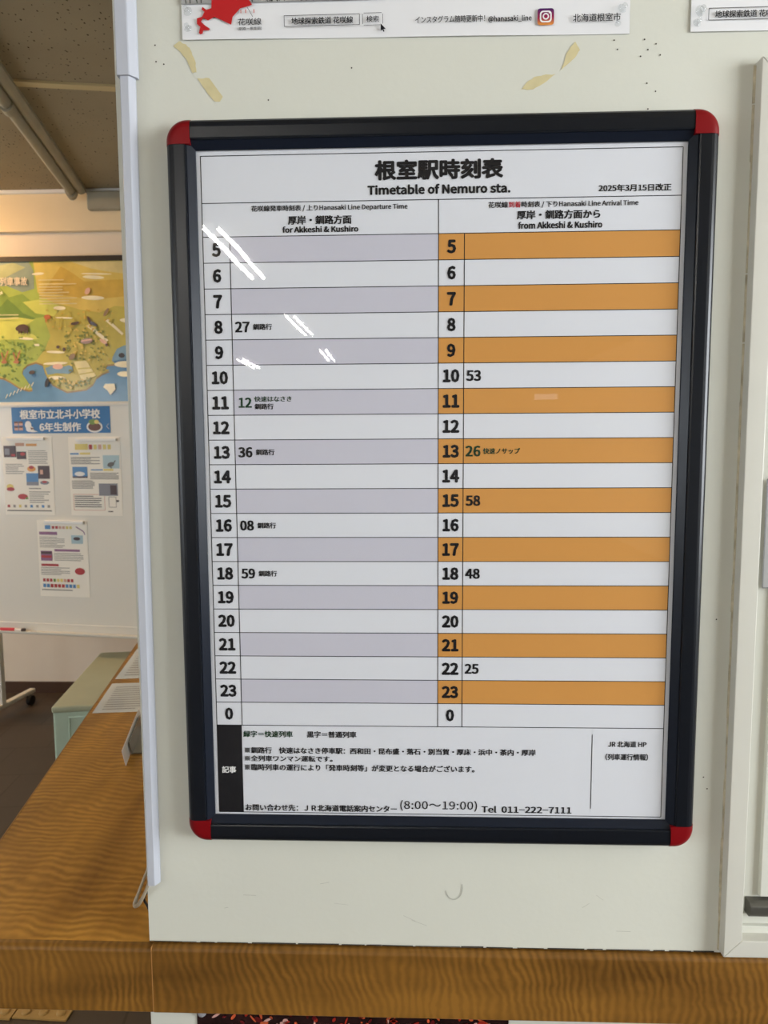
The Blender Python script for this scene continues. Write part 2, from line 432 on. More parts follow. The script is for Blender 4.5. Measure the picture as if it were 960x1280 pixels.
# ------------------------------------------------------------------ service window at the right
w1 = bpy.data.objects.new('window_1', None); link(w1); w1['kind'] = 'structure'
w1['label'] = 'service window with pale metal frame right of the timetable'
Wt = 0.0222
def miter(b, P, q):  # picture-frame member between outer a,b and inner c,d
    a, bb, c, d = P
    f = [b.verts.new((x, -0.015, z)) for x, z in (a, bb, c, d)]; g = [b.verts.new((x, 0.02, z)) for x, z in (a, bb, c, d)]
    b.faces.new(f); b.faces.new(g[::-1])
    for i in range(4): b.faces.new((f[i], g[i], g[(i + 1) % 4], f[(i + 1) % 4]))
o4 = [(WX0, WZ0), (WX1, WZ0), (WX1, WZ1), (WX0, WZ1)]
i4 = [(WX0 + Wt, WZ0 + Wt), (WX1 - Wt, WZ0 + Wt), (WX1 - Wt, WZ1 - Wt), (WX0 + Wt, WZ1 - Wt)]
for k in range(4):
    b = bmesh.new(); miter(b, (o4[k], o4[(k + 1) % 4], i4[(k + 1) % 4], i4[k]), k)
    finish('window_frame', b, M_OFFWHITE, w1, bevel=0.0012)
b = bmesh.new(); box(b, WX0 + .012, WX1 - .012, 0.010, 0.040, WZ0 + .004, WZ1 - .02); finish('shutter_board', b, M_SHUT, w1)
b = bmesh.new(); box(b, 0.4085, 0.4360, 0.004, 0.012, 0.9405, WZ1 - .025); finish('sash_stile', b, M_SHUT, w1, bevel=0.001)
b = bmesh.new(); box(b, 0.372, WX1 - .02, 0.001, 0.03, 0.8925, 0.9030); box(b, 0.372, WX1 - .02, 0.006, 0.03, 0.9030, 0.9170); finish('sill_track', b, M_SHUT, w1, bevel=0.0008)
b = bmesh.new()
sweep(b, [(0, 0), (0.012, 0.0), (0.017, 0.006), (0.017, 0.016), (0.012, 0.020), (0, 0.020)], (0.3925, 0.011, 0.9172), (0.56, 0.011, 0.9172), (0, -1, 0), (0, 0, 1))
tag(finish('sash_handle', b, M_DARKMETAL, w1, bevel=0.0008), 'dark metal handle')
b = bmesh.new(); pts = []
z = WZ0
while z < WZ1 - .02:
    h = random.uniform(.03, .09); x = random.uniform(0.0012, 0.0026)
    box(b, WX0 - x, WX0 + .001, -0.0018, 0.0, z, min(z + h, WZ1 - .003)); z += h + random.choice((0, 0, 0, .002))
tag(finish('caulk_bead', b, M_CAULK, w1), 'grimy caulk bead')
tn = thing('printed_notice', 'grey printed notice inside the pale service window', 'notice', (0.478, 0.0030, 1.405))
sheet('paper', tn, -0.085, 0.085, -0.0665, 0.0650, mat('grey_notice', (160, 160, 160), 0.4, 0.4, coat=0.3))
p = Print(); p.frame(-.085, .085, -.0665, .065, .0016, mat('notice_edge', (120, 120, 120)), 1)
for k in range(26): p.rect(-0.078, 0.075, 0.055 - k * 0.0038 - .0012, 0.055 - k * 0.0038, mat('notice_print', (186, 186, 186)), 1)
p.rect(-0.078, -0.060, -0.0555, -0.0525, M_INK, 2)
p.build('lettering', tn)

# ------------------------------------------------------------------ counter
k = -0.188
cnt = thing('service_counter', 'wood veneer service counter with rounded front edge under the timetable partition', 'counter', (-0.5, 0, 0))
CX0 = -0.668
def top(bm):
    prism(bm, [(CX0 + 0.5, 0.004), (XR + 0.5, 0.004), (XR + 0.5, 0.30), (0.3, 0.30), (CX0 + 0.56 + k * 1.9 + 0.45, 1.9), (CX0 + 0.5 + k * 1.9, 1.9)], 0.773, CT)
b = bmesh.new(); top(b); finish('countertop', b, M_WOODT, cnt)
b = bmesh.new()   # lighter band along the left edge
prism(b, [(CX0 + 0.4985, -0.002), (CX0 + 0.5003, -0.002), (CX0 + 0.5003 + k * 1.9, 1.9), (CX0 + 0.4985 + k * 1.9, 1.9)], 0.7735, CT + 0.0002)
tag(finish('edge_strip', b, M_WOODE, cnt), 'pale edge strip')
def nose(x0, x1, dy, dz):
    bm = bmesh.new(); r = 0.007; pr = [(0.004, 0.0), (0.004, CT - .773 + dz)]
    pr += [(-0.008 - dy + r - r * math.sin(a), CT - .773 + dz - r + r * math.cos(a)) for a in [math.pi / 2 * q / 6 for q in range(7)]]
    pr += [(-0.008 - dy, 0.002), (-0.006 - dy, 0.0)]
    sweep(bm, pr, (x0, 0, 0.773), (x1, 0, 0.773), (0, 1, 0), (0, 0, 1))
    return bm
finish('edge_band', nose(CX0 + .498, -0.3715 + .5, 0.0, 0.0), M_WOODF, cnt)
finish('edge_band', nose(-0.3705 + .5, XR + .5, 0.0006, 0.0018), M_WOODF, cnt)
b = bmesh.new(); box(b, -0.3716 + .5, -0.3705 + .5, -0.0086, 0.0, 0.776, CT + .001); tag(finish('joint_strip', b, M_WOODE, cnt), 'pale joint in the edge band')

# wear on the partition: pin holes, scuffs, chips along its foot
def wear():
    p = Print(0.0002)
    for u, v in ((-0.3275, 1.975), (-0.327, 1.957), (-0.318, 1.954), (0.198, 1.968), (0.202, 1.958), (0.232, 1.968), (0.236, 1.957), (0.228, 1.95), (0.245, 1.963), (0.25, 1.951),
                 (0.236, 1.921), (0.246, 1.912), (0.238, 1.893), (0.214, 1.885), (-0.197, 1.912), (-0.16, 1.888), (-0.234, 1.883), (-0.1, 1.945), (0.33, 1.10), (0.335, 1.085), (0.338, 1.3)):
        p.ell(u, v, .0009, .0009, M_GRIME, 1, 8)
    for _ in range(9):
        u, v = random.uniform(-0.33, 0.25), random.uniform(0.885, 1.0); a = random.uniform(-.9, .7); l = random.uniform(.004, .022)
        p.line((u, v), (u + l * math.cos(a), v + l * math.sin(a)), random.uniform(.0003, .0006), M_SCUFF, 1)
    for a0, a1 in ((3.4, 6.6),):
        P = [(0.021 + .011 * math.cos(q), 0.949 + .016 * math.sin(q)) for q in [a0 + (a1 - a0) * t / 10 for t in range(11)]]
        for A, B in zip(P, P[1:]): p.line(A, B, .0012, M_SCUFF, 1)
    x = -0.376
    while x < 0.352:
        l = random.uniform(.01, .06)
        p.line((x, CT + .0045), (min(x + l, .352), CT + .0045 + random.uniform(-.0004, .0004)), random.uniform(.0008, .0022), M_GRIME, 1); x += l + random.uniform(.0, .006)
    o = p.build('wear_marks', bpy.data.objects['wall_partition'], (0, -0.0004, 0)); o['kind'] = 'stuff'
wear()

# ------------------------------------------------------------------ the timetable and its snap frame
FC = Vector((0.0, 0.0, 1.4515))
HW, HH, CAP = 0.3140, 0.4348, 0.0292
fr = thing('poster_holder', 'navy metal poster frame with red corner caps around the station timetable', 'poster frame', FC)
b = bmesh.new(); box(b, -HW + .012, HW - .012, -0.0085, -0.0004, -HH + .012, HH - .012); finish('back_board', b, M_NAVY, fr)
PRO = [(0, 0.0004), (0, .0100), (.0008, .0140), (.0026, .0175), (.0050, .0200), (.0080, .0212), (.0110, .0216), (.0225, .0212), (.0240, .0206), (.0246, .0186), (.0252, .0190), (.0330, .0136), (.0338, .0126), (.0338, .0121), (.0245, .0121), (.0245, .0004)]
def rail(p0, p1, u):
    bm = bmesh.new(); sweep(bm, PRO, p0, p1, u, (0, -1, 0))
    o = finish('rail', bm, [M_NAVY, M_NAVYL], fr)
    for pl in o.data.polygons:
        c = pl.center; d = Vector((c.x - p0[0], 0, c.z - p0[2])).dot(Vector(u))
        if 0.0245 < d < 0.0336 and c.y < -0.01: pl.material_index = 1
    return o
rail((-HW, 0, -HH + CAP), (-HW, 0, HH - CAP), (1, 0, 0)); rail((HW, 0, -HH + CAP), (HW, 0, HH - CAP), (-1, 0, 0))
rail((-HW + CAP, 0, HH), (HW - CAP, 0, HH), (0, 0, -1)); rail((-HW + CAP, 0, -HH), (HW - CAP, 0, -HH), (0, 0, 1))
def cap(sx, sz):
    bm = bmesh.new(); rings = []
    for ins, h in ((0, .0004), (0, .0110), (.0008, .0150), (.0026, .0184), (.0052, .0208), (.0085, .0220), (.0120, .0223)):
        r = .0250 - ins; cx = .0250; L = CAP + .0004; P = [(L, ins)]
        P += [(cx - r * math.sin(a), cx - r * math.cos(a)) for a in [math.pi / 2 * q / 14 for q in range(15)]]
        P += [(ins, L), (L, L)]
        rings.append([bm.verts.new((sx * (-HW + x), -h, sz * (-HH + y))) for x, y in P])
    n = len(rings[0])
    for A, B in zip(rings, rings[1:]):
        for q in range(n): bm.faces.new((A[q], A[(q + 1) % n], B[(q + 1) % n], B[q]))
    bm.faces.new(rings[0][::-1]); bm.faces.new(rings[-1])
    o = finish('corner_cap', bm, M_RED, fr); o.data.shade_smooth()
    o.data.set_sharp_from_angle(angle=math.radians(35))
    tag(o, 'red plastic corner cap')
for sx in (1, -1):
    for sz in (1, -1): cap(sx, sz)
b = bmesh.new(); box(b, -HW + .031, HW - .031, -0.0118, -0.0115, -HH + .031, HH - .031); finish('clear_cover', b, M_CLEAR, fr)

tt = thing('timetable_poster', 'white station timetable sheet with orange and lavender hour rows inside the navy frame', 'timetable', (0, -0.0100, 1.45))
sheet('paper', tt, -HW + .026, HW - .026, -HH + .0275, HH - .0245, M_PAPER, 0.0010)
V5, RP = 0.3064, 0.02952
BT, BB, BL, BR, DV, LC, RC = 0.3972, -0.3975, -0.2757, 0.2757, -0.0003, -0.2440, 0.0296
VE = V5 - 20 * RP
p = Print()
for i in range(0, 20, 2):
    a = V5 - i * RP
    if i < 19:
        p.rect(LC, DV, a - RP, a, M_LAV); p.rect(DV, BR, a - RP, a, M_ORANGE)
p.build('row_stripe_print', tt)
p = Print(); LW = 0.0009
p.frame(BL, BR, BB, BT, LW, M_INK); p.line((BL, 0.3445), (BR, 0.3445), LW, M_INK)
for i in range(21): p.line((BL, V5 - i * RP), (BR, V5 - i * RP), LW, M_INK)
p.line((DV, 0.3445), (DV, VE), LW, M_INK); p.line((LC, V5), (LC, VE), LW, M_INK); p.line((RC, V5), (RC, VE), LW, M_INK)
p.line((0.1893, -0.2923), (0.1893, -0.3877), LW, M_INK); p.rect(BL, LC - .0006, BB, VE, M_INK, 2)
p.build('ruled_line_print', tt)
p = Print()
p.text('根室駅時刻表', M_INK, (-0.0738, 0.0735, 0.3664, 0.3892), 0.036)
p.text('Timetable of Nemuro sta.', M_INK, (-0.0823, 0.0819, 0.3505, 0.3619), 0.016)
p.build('title_lettering', tt); p = Print()
p.text('2025年3月15日改正', M_INK, (0.1818, 0.2640, 0.3495, 0.3578), 0.028)
p.build('revision_date_lettering', tt)
p = Print()
p.text('花咲線発車時刻表 / 上りHanasaki Line Departure Time', M_INK, (-0.2177, -0.0360, 0.3332, 0.3411), 0.020)
p.text('厚岸・釧路方面', M_INK, (-0.1751, -0.1010, 0.3187, 0.3291), 0.030)
p.text('for Akkeshi & Kushiro', M_INK, (-0.1817, -0.0931, 0.3098, 0.3172), 0.014)
p.build('departure_heading_lettering', tt); p = Print()
HRS = [str(h) for h in list(range(5, 24)) + [0]]
def rowc(i): return V5 - RP * (i + .5)
for i, h in enumerate(HRS): p.text(h, M_INK, c=(-0.2600, rowc(i)), h=.0158, bold=0.018)
p.build('departure_hour_lettering', tt); p = Print()
for i, t, d in ((3, '27', '釧路行'), (8, '36', '釧路行'), (11, '08', '釧路行'), (13, '59', '釧路行')):
    p.text(t, M_INK, left=(-0.2402, rowc(i)), h=.0130, bold=0.014)
    p.text(d, M_INK, (-0.2190, -0.1962, rowc(i) - .0037, rowc(i) + .0036), 0.026)
    p.build('departure_time_lettering', tt); p = Print()
p.text('12', M_GREENINK, left=(-0.2382, rowc(6)), h=.0124, bold=0.012)
p.text('快速はなさき', M_GREENINK, (-0.2191, -0.1746, rowc(6) + .0008, rowc(6) + .0074), 0.018)
p.text('釧路行', M_INK, (-0.2191, -0.1963, rowc(6) - .0082, rowc(6) - .0012), 0.026)
p.build('departure_time_lettering', tt)
p = Print()
p.text('花咲線', M_INK, (0.0568, 0.0792, 0.3338, 0.3408), 0.020); p.text('到着', M_REDINK, (0.0798, 0.0938, 0.3338, 0.3408), 0.018)
p.text('時刻表 / 下りHanasaki Line Arrival Time', M_INK, (0.0945, 0.2273, 0.3332, 0.3408), 0.020)
p.text('厚岸・釧路方面から', M_INK, (0.0895, 0.1846, 0.3205, 0.3307), 0.030)
p.text('from Akkeshi & Kushiro', M_INK, (0.0911, 0.1871, 0.3100, 0.3182), 0.014)
p.build('arrival_heading_lettering', tt); p = Print()
for i, h in enumerate(HRS): p.text(h, M_INK, c=(0.0148, rowc(i)), h=.0156, bold=0.018)
p.build('arrival_hour_lettering', tt); p = Print()
for i, t in ((5, '53'), (10, '58'), (13, '48'), (17, '25')): p.text(t, M_INK, left=(0.0325, rowc(i)), h=.0132, bold=0.014); p.build('arrival_time_lettering', tt); p = Print()
p.text('26', M_GREENINK, left=(0.0322, rowc(8)), h=.0134, bold=0.012)
p.text('快速ノサップ', M_GREENINK, (0.0529, 0.0966, rowc(8) - .0036, rowc(8) + .0036), 0.022)
p.build('arrival_time_lettering', tt)
p = Print()
p.text('緑字＝快速列車', M_GREENINK, (-0.2428, -0.1806, -0.2994, -0.2909), 0.027)
p.text('黒字＝普通列車', M_INK, (-0.1629, -0.1010, -0.2994, -0.2909), 0.027)
p.text('※釧路行　快速はなさき停車駅：西和田・昆布盛・落石・別当賀・厚床・浜中・茶内・厚岸', M_INK, (-0.2417, 0.1207, -0.3204, -0.3120), 0.027)
p.text('※全列車ワンマン運転です。', M_INK, (-0.2420, -0.1312, -0.3308, -0.3228), 0.024)
p.text('※臨時列車の運行により「発車時刻等」が変更となる場合がございます。', M_INK, (-0.2422, 0.0455, -0.3427, -0.3338), 0.024)
p.text('お問い合わせ先：ＪＲ北海道電話案内センター', M_INK, (-0.2424, -0.0510, -0.3957, -0.3866), 0.027)
p.text('(8:00～19:00)', M_INK, (-0.0470, 0.0490, -0.3935, -0.3792), 0.006)
p.text('Tel  011−222−7111', M_INK, (0.0545, 0.1659, -0.3945, -0.3853), 0.010)
p.text('記事', M_WHITEINK, (-0.2708, -0.2530, -0.3464, -0.3373), 0.026)
p.text('JR 北海道 HP', M_INK, (0.2088, 0.2555, -0.3082, -0.3003), 0.024)
p.text('（列車運行情報）', M_INK, (0.2059, 0.2578, -0.3249, -0.3163), 0.024)
p.build('notes_lettering', tt)

# ------------------------------------------------------------------ banners above
def wavy_sheet(name, parent, u0, u1, w0, w1, m, lift):
    bm = bmesh.new(); nx, nz = 40, 10; F, Bk = [], []
    for j in range(nz + 1):
        for i in range(nx + 1):
            u = u0 + (u1 - u0) * i / nx; s = 1 - j / nz
            y = -lift * s ** 6 * (0.5 + 0.5 * math.sin(u * 23 + 1.0))
            z = w0(u) + (w1 - w0(u)) * j / nz
            F.append(bm.verts.new((u, y, z))); Bk.append(bm.verts.new((u, y + .0005, z)))
    q = lambda L, i, j: L[j * (nx + 1) + i]
    for j in range(nz):
        for i in range(nx):
            bm.faces.new((q(F, i, j), q(F, i + 1, j), q(F, i + 1, j + 1), q(F, i, j + 1))); bm.faces.new((q(Bk, i, j), q(Bk, i, j + 1), q(Bk, i + 1, j + 1), q(Bk, i + 1, j)))
    edge = [(i, 0) for i in range(nx + 1)] + [(nx, j) for j in range(1, nz + 1)] + [(i, nz) for i in range(nx - 1, -1, -1)] + [(0, j) for j in range(nz - 1, 0, -1)]
    for a, c in zip(edge, edge[1:] + edge[:1]): bm.faces.new((q(F, *a), q(Bk, *a), q(Bk, *c), q(F, *c)))
    return finish(name, bm, m, parent, smooth=False)
BZ = 1.97
M_HOK = mat('red_island_ink', (178, 26, 30), 0.4, 0.3)
ban = thing('railway_banner', 'white laminated railway banner with red island map at its corner above the timetable frame', 'poster', (0, -0.0012, BZ))
wavy_sheet('paper', ban, -0.2948, 0.2147, lambda u: 0.0093 - (u + .295) * 0.0105, 0.40, M_LAM, 0.0012)
p = Print(0.00018)
HK = [(-0.2593, .075), (-0.2593, 2.0216 - BZ), (-0.2599, 2.0119 - BZ), (-0.2657, 2.0101 - BZ), (-0.2699, 2.0134 - BZ), (-0.2714, 2.0109 - BZ), (-0.268, 2.0081 - BZ), (-0.2711, 2.0028 - BZ), (-0.2769, 2.0013 - BZ), (-0.2771, 1.9953 - BZ), (-0.2732, 1.992 - BZ), (-0.2751, 1.9855 - BZ), (-0.2735, 1.9838 - BZ), (-0.2708, 1.9846 - BZ), (-0.2698, 1.9881 - BZ), (-0.2634, 1.988 - BZ), (-0.262, 1.9896 - BZ), (-0.2679, 1.9935 - BZ), (-0.2722, 1.9976 - BZ), (-0.2694, 2.0016 - BZ), (-0.2643, 1.9986 - BZ), (-0.2564, 2.0024 - BZ), (-0.2375, 1.9935 - BZ), (-0.2356, 2.0019 - BZ), (-0.2267, 2.0107 - BZ), (-0.2163, 2.0132 - BZ), (-0.2128, 2.0143 - BZ), (-0.2169, 2.0205 - BZ), (-.226, .066), (-.244, .082)]
M_PHO = mat('winter_photo_grey', (150, 150, 148), 0.4, 0.4, var=0.3, vscale=30); M_PHD = mat('winter_photo_dark', (52, 52, 50), 0.4, 0.4)
p.rect(-0.2948, 0.2147, 0.0470 + .0, 0.395, M_PHO, 12)
for _ in range(90):
    u = random.uniform(-0.29, 0.21); h = random.uniform(.004, .02)
    p.line((u, .0475), (u + random.uniform(-.006, .006), .0475 + h), random.uniform(.0004, .0012), M_PHD, 13)
p.poly(HK, M_HOK, 14)
p.line((-0.2185, 2.0118 - BZ), (-0.2125, 2.0015 - BZ), .0005, M_PHD, 14)
for u in (-0.226, -0.2205, -0.211): p.line((u, 2.0055 - BZ), (u, 2.0095 - BZ), .0012, mat('faint_red_ink', (196, 120, 110)), 14)
p.build('photo_print', ban)
p = Print(0.00018)
def T(s, u0, u1, z0, z1, bold=.012): p.text(s, M_INK, (u0, u1, z0 - BZ, z1 - BZ), bold, 14)
T('花咲線', -0.2296, -0.2026, 1.9925, 2.0000, .006); T('(釧路－根室間)', -0.2298, -0.2025, 1.9868, 1.9908, .006)
p.build('line_name_lettering', ban); p = Print(0.00018)
p.frame(-0.1764, -0.0903, 1.9900 - BZ, 2.0016 - BZ, .0006, M_INK, 14); T('地球探索鉄道 花咲線', -0.1683, -0.0976, 1.9917, 1.9994, .018)
for a, c in (((-0.0855, 2.0022), (-0.0650, 2.0022)), ((-0.0855, 1.9892), (-0.0650, 1.9892)), ((-0.0867, 1.9904), (-0.0867, 2.0010)), ((-0.0638, 1.9904), (-0.0638, 2.0010))):
    p.line((a[0], a[1] - BZ), (c[0], c[1] - BZ), .0005, M_INK, 14)
T('検索', -0.0824, -0.0682, 1.9924, 1.9992, .008)
cu, cv = -0.0662, 1.9905 - BZ
p.poly([(cu, cv), (cu, cv - .0082), (cu + .0019, cv - .0066), (cu + .0031, cv - .0092), (cu + .0043, cv - .0086), (cu + .0032, cv - .0061), (cu + .0056, cv - .0058)], M_INK, 16)
p.build('search_box_print', ban); p = Print(0.00018)
T('インスタグラム随時更新中！', -0.0269, 0.0520, 1.9896, 1.9972, .010); T('@hanasaki_line', 0.0555, 0.1044, 1.9883, 1.9958, .010); p.build('notice_lettering', ban); p = Print(0.00018)
T('北海道根室市', 0.1506, 0.2040, 1.9868, 1.9955, .010); p.build('town_lettering', ban); p = Print(0.00018)
a0, a1, c0, c1 = 0.1110, 0.1294, 1.9845 - BZ, 2.0022 - BZ       # rounded app badge, dark violet above to orange below
def badge_mat():
    m = mat('app_badge_ink', (150, 30, 80), 0.4, 0.3); nt = m.node_tree; N = nt.nodes; L = nt.links
    tc = N.new('ShaderNodeTexCoord'); sp = N.new('ShaderNodeSeparateXYZ'); mr = N.new('ShaderNodeMapRange'); r = N.new('ShaderNodeValToRGB')
    mr.inputs['From Min'].default_value = c0; mr.inputs['From Max'].default_value = c1
    e = r.color_ramp.elements; e[0].color = lin((214, 140, 60)); e[1].color = lin((58, 26, 92)); x = e.new(0.4); x.color = lin((150, 26, 66))
    L.new(tc.outputs['Object'], sp.inputs[0]); L.new(sp.outputs['Z'], mr.inputs['Value']); L.new(mr.outputs[0], r.inputs[0]); L.new(r.outputs[0], N['Principled BSDF'].inputs['Base Color'])
    return m
MB_ = badge_mat(); uc, vc = (a0 + a1) / 2, (c0 + c1) / 2
p.rrect(a0, a1, c0, c1, .003, MB_, 13)
p.rrect(a0 + .0026, a1 - .0026, c0 + .0026, c1 - .0026, .0036, M_WHITEINK, 14); p.rrect(a0 + .0042, a1 - .0042, c0 + .0042, c1 - .0042, .0026, MB_, 15)
p.ell(uc, vc, .0036, .0036, M_WHITEINK, 16); p.ell(uc, vc, .0021, .0021, MB_, 17); p.ell(uc + .0036, vc + .0036, .0006, .0006, M_WHITEINK, 16, 8)
p.build('app_logo_print', ban)
ban2 = thing('railway_banner', 'white laminated banner strip cut off at the top right, above the service window', 'poster', (0, -0.0012, BZ))
wavy_sheet('paper', ban2, 0.2825, 0.79, lambda u: 0.0042 - (u - .28) * 0.006, 0.40, M_LAM, 0.0008)
p = Print(0.00018)
p.frame(0.3016, 0.3877, 1.9855 - BZ, 1.9980 - BZ, .0006, M_INK, 10); T('地球探索鉄道 花咲線', 0.3084, 0.3795, 1.9872, 1.9950, .018)
p.rect(0.2825, 0.79, 0.052, 0.395, M_PHO, 10)
p.build('lettering', ban2)

# clear lumps of putty / plastic pins holding the banners, and old tape left on the wall
def pin(u, z, y, r, label, kind=0):
    bm = bmesh.new()
    lathe(bm, [(r * .9, 0), (r, r * .15), (r * .8, r * .35), (r * .45, r * .55), (r * .42, r * .9), (r * .62, r * 1.05), (r * .6, r * 1.3), (r * .3, r * 1.42)], (0, 0, 0), 'Y', 18)
    o = finish('clear_pin', bm, M_PIN, None, smooth=True, loc=(u, y, z)); o.rotation_euler = (random.uniform(-.35, .1), 0, random.uniform(-.5, .5))
    tag(o, label, 'push pin', 'clear pins holding the posters')
pin(-0.2868, 2.0085, -0.0036, .0052, 'upper clear pin in the left corner of the red map banner')
pin(-0.2872, 1.9902, -0.0036, .0045, 'lower clear pin in the left corner of the red map banner')
pin(0.2048, 1.9995, -0.0036, .0050, 'clear pin at the right end of the red map banner, above the lettering')
pin(0.2010, 1.9835, -0.0036, .0034, 'small clear pin at the right end of the red map banner, below the lettering')
pin(0.2915, 1.9950, -0.0032, .0058, 'upper clear pin in the corner of the banner above the service window')
pin(0.2885, 1.9825, -0.0032, .0046, 'lower clear pin in the corner of the banner above the service window')
def tape(pts, label):
    P = []
    for i, a in enumerate(pts):                                  # roughen the torn outline
        c = pts[(i + 1) % len(pts)]; P.append(a)
        for t in (.25, .5, .75): P.append((a[0] + (c[0] - a[0]) * t + random.uniform(-.0006, .0006), a[1] + (c[1] - a[1]) * t + random.uniform(-.0006, .0006)))
    bm = bmesh.new(); A = [bm.verts.new((x, -0.0005, z)) for x, z in P]; B = [bm.verts.new((x, -0.0001, z)) for x, z in P]
    bm.faces.new(A); bm.faces.new(B[::-1])
    for i in range(len(P)): bm.faces.new((A[i], B[i], B[(i + 1) % len(P)], A[(i + 1) % len(P)]))
    tag(finish('tape_residue', bm, M_TAPE), label, 'tape', 'yellowed tape scraps on the wall')
tape([(-0.3062, 1.9738), (-0.2994, 1.9788), (-0.2910, 1.975), (-0.2868, 1.9699), (-0.2815, 1.9576), (-0.2802, 1.9444), (-0.2848, 1.9439), (-0.2909, 1.9579), (-0.298, 1.967)], 'upper left yellowed tape scrap, just below the corner of the red map banner')
tape([(-0.2796, 1.9378), (-0.2656, 1.9378), (-0.2502, 1.9169), (-0.2533, 1.9118), (-0.26, 1.9119), (-0.268, 1.921)], 'lower left yellowed tape scrap, slanting strip above the timetable frame')
tape([(0.1545, 1.9675), (0.1599, 1.9584), (0.1540, 1.950), (0.1393, 1.9374), (0.1446, 1.9552)], 'upper right yellowed tape scrap, pointed sliver under the banner')
tape([(0.0943, 1.9174), (0.0999, 1.9245), (0.1080, 1.930), (0.1187, 1.9324), (0.1326, 1.9332), (0.1207, 1.9241), (0.1075, 1.9171)], 'lower right yellowed tape scrap, leaf shaped, just above the timetable frame')

# ------------------------------------------------------------------ cable raceway on the partition's left edge
rw = thing('cable_raceway', 'white plastic cable raceway running up the left edge of the partition', 'cable duct', (-0.3625, 0, 0.9))
def duct(x0a, x1a, x0b, x1b, za, zb, d):
    bm = bmesh.new()
    def ring(x0, x1, z):
        w = x1 - x0
        return [bm.verts.new(c) for c in ((x0, 0.001, z), (x0, -d + .0015, z), (x0 + .0012, -d, z), (x1 - w * .36, -d, z), (x1 - w * .30, -d + .0006, z), (x1 - .0008, -d * .42, z), (x1, -d * .34, z), (x1, -0.0003, z))]
    A, B = ring(x0a, x1a, za), ring(x0b, x1b, zb); n = len(A)
    for i in range(n): bm.faces.new((A[i], A[(i + 1) % n], B[(i + 1) % n], B[i]))
    bm.faces.new(A[::-1]); bm.faces.new(B)
    return bm
finish('lower_cover', duct(-0.0092, 0.0045, -0.0045, 0.0112, 0.0515, 1.05, .0105), M_RACE, rw)
finish('upper_cover', duct(-0.0072, 0.0148, -0.0060, 0.0165, 1.0375, CH - .9 - .002, .0130), M_RACE, rw)
b = bmesh.new(); tube(b, bez([(-0.3690, -0.005, 0.965), (-0.3740, -0.0065, 0.946), (-0.3835, -0.002, 0.927), (-0.3935, 0.008, 0.911), (-0.4005, 0.018, 0.9045), (-0.4015, 0.024, 0.909), (-0.394, 0.028, 0.930), (-0.385, 0.030, 0.955), (-0.380, 0.030, 0.99)], 10), .0019, 10, 1.7)
bm_ = b; o = finish('beige_cable', bm_, mat('beige_cable_sheath', (150, 138, 118), 0.5, 0.4), None, smooth=True); tag(o, 'loop of flat beige cable hanging out below the white raceway', 'cable')
b = bmesh.new(); tube(b, bez([(-0.3800, 0.034, 0.965), (-0.385, 0.030, 0.925), (-0.393, 0.03, 0.9070), (-0.388, 0.028, 0.897), (-0.3795, 0.022, 0.8885), (-0.378, 0.04, 0.880)], 10), .0016, 8)
o = finish('black_cable', b, mat('black_cable_sheath', (28, 26, 24), 0.4, 0.4), None, smooth=True); tag(o, 'thin black cable curling behind the beige cable loop', 'cable')

# ------------------------------------------------------------------ things on the counter
def flat_sheet(name, label, c4, m, draw):
    A = Vector((c4[0][0], c4[0][1], 0)); ux = Vector((c4[3][0], c4[3][1], 0)) - A; uy = Vector((c4[1][0], c4[1][1], 0)) - A
    W, H = ux.length, uy.length; ang = math.atan2(ux.y, ux.x)
    t = thing(name, label, 'paper sheet', (A.x, A.y, CT + .0004), ang)
    bm = bmesh.new(); sk = ux.normalized().dot(uy)
    P = [(0, 0), (W, 0), (W + sk, H), (sk, H)]
    prism(bm, P, 0, .0008); finish('paper', bm, m, t)
    p = Print(0.00015); draw(p, W, H, sk)
    o = p.build('lettering', t); o.rotation_euler = (-math.pi / 2, 0, 0); o.location = (0, 0, .0008)
    return t
GREYINK = mat('grey_print', (120, 118, 112)); YELINK = mat('yellow_print', (216, 196, 110))
def draw_rules(p, W, H, sk):
    for q in range(11):
        v = H * (0.10 + q * .075); L = random.uniform(.5, .8)
        p.line((W * .12 + sk * v / H, v), (W * (.12 + L) + sk * v / H, v), H * .022, GREYINK, 1)
def draw_rules_yellow(p, W, H, sk):
    draw_rules(p, W, H, sk); p.rect(W * .78, W * .95, H * .05, H * .22, YELINK, 2)
flat_sheet('laminated_sheet', 'glossy laminated notice lying on the counter, the nearer of two, behind the white card', [(-0.8071, 0.7888), (-0.8476, 0.9999), (-0.700, 1.018), (-0.655, 0.806)], M_GLOSS, draw_rules_yellow)
flat_sheet('laminated_sheet', 'glossy laminated notice farther back on the counter, partly hidden by the raceway', [(-0.8552, 1.0395), (-0.9048, 1.333), (-0.758, 1.352), (-0.702, 1.058)], M_GLOSS, draw_rules)
cd = thing('card_stand', 'white card strip leaning in a clear grey stand on the counter beside the raceway', 'card stand', (-0.6122, 0.508, CT + .0005), math.radians(13))
b = bmesh.new()
P0 = [(-0.012, 0, 0), (0.004, 0, 0.0), (0.004, 0.235, 0.0), (-0.012, 0.235, 0)]
f = [b.verts.new(c) for c in ((0.0, 0, 0.0008), (-0.007, 0.002, 0.032), (-0.007, 0.24, 0.032), (0.0, 0.24, 0.0008))]; g = [b.verts.new((v.co.x + .0012, v.co.y, v.co.z)) for v in f]
b.faces.new(f); b.faces.new(g[::-1])
for i in range(4): b.faces.new((f[i], g[i], g[(i + 1) % 4], f[(i + 1) % 4]))
finish('card', b, M_LAM, cd)
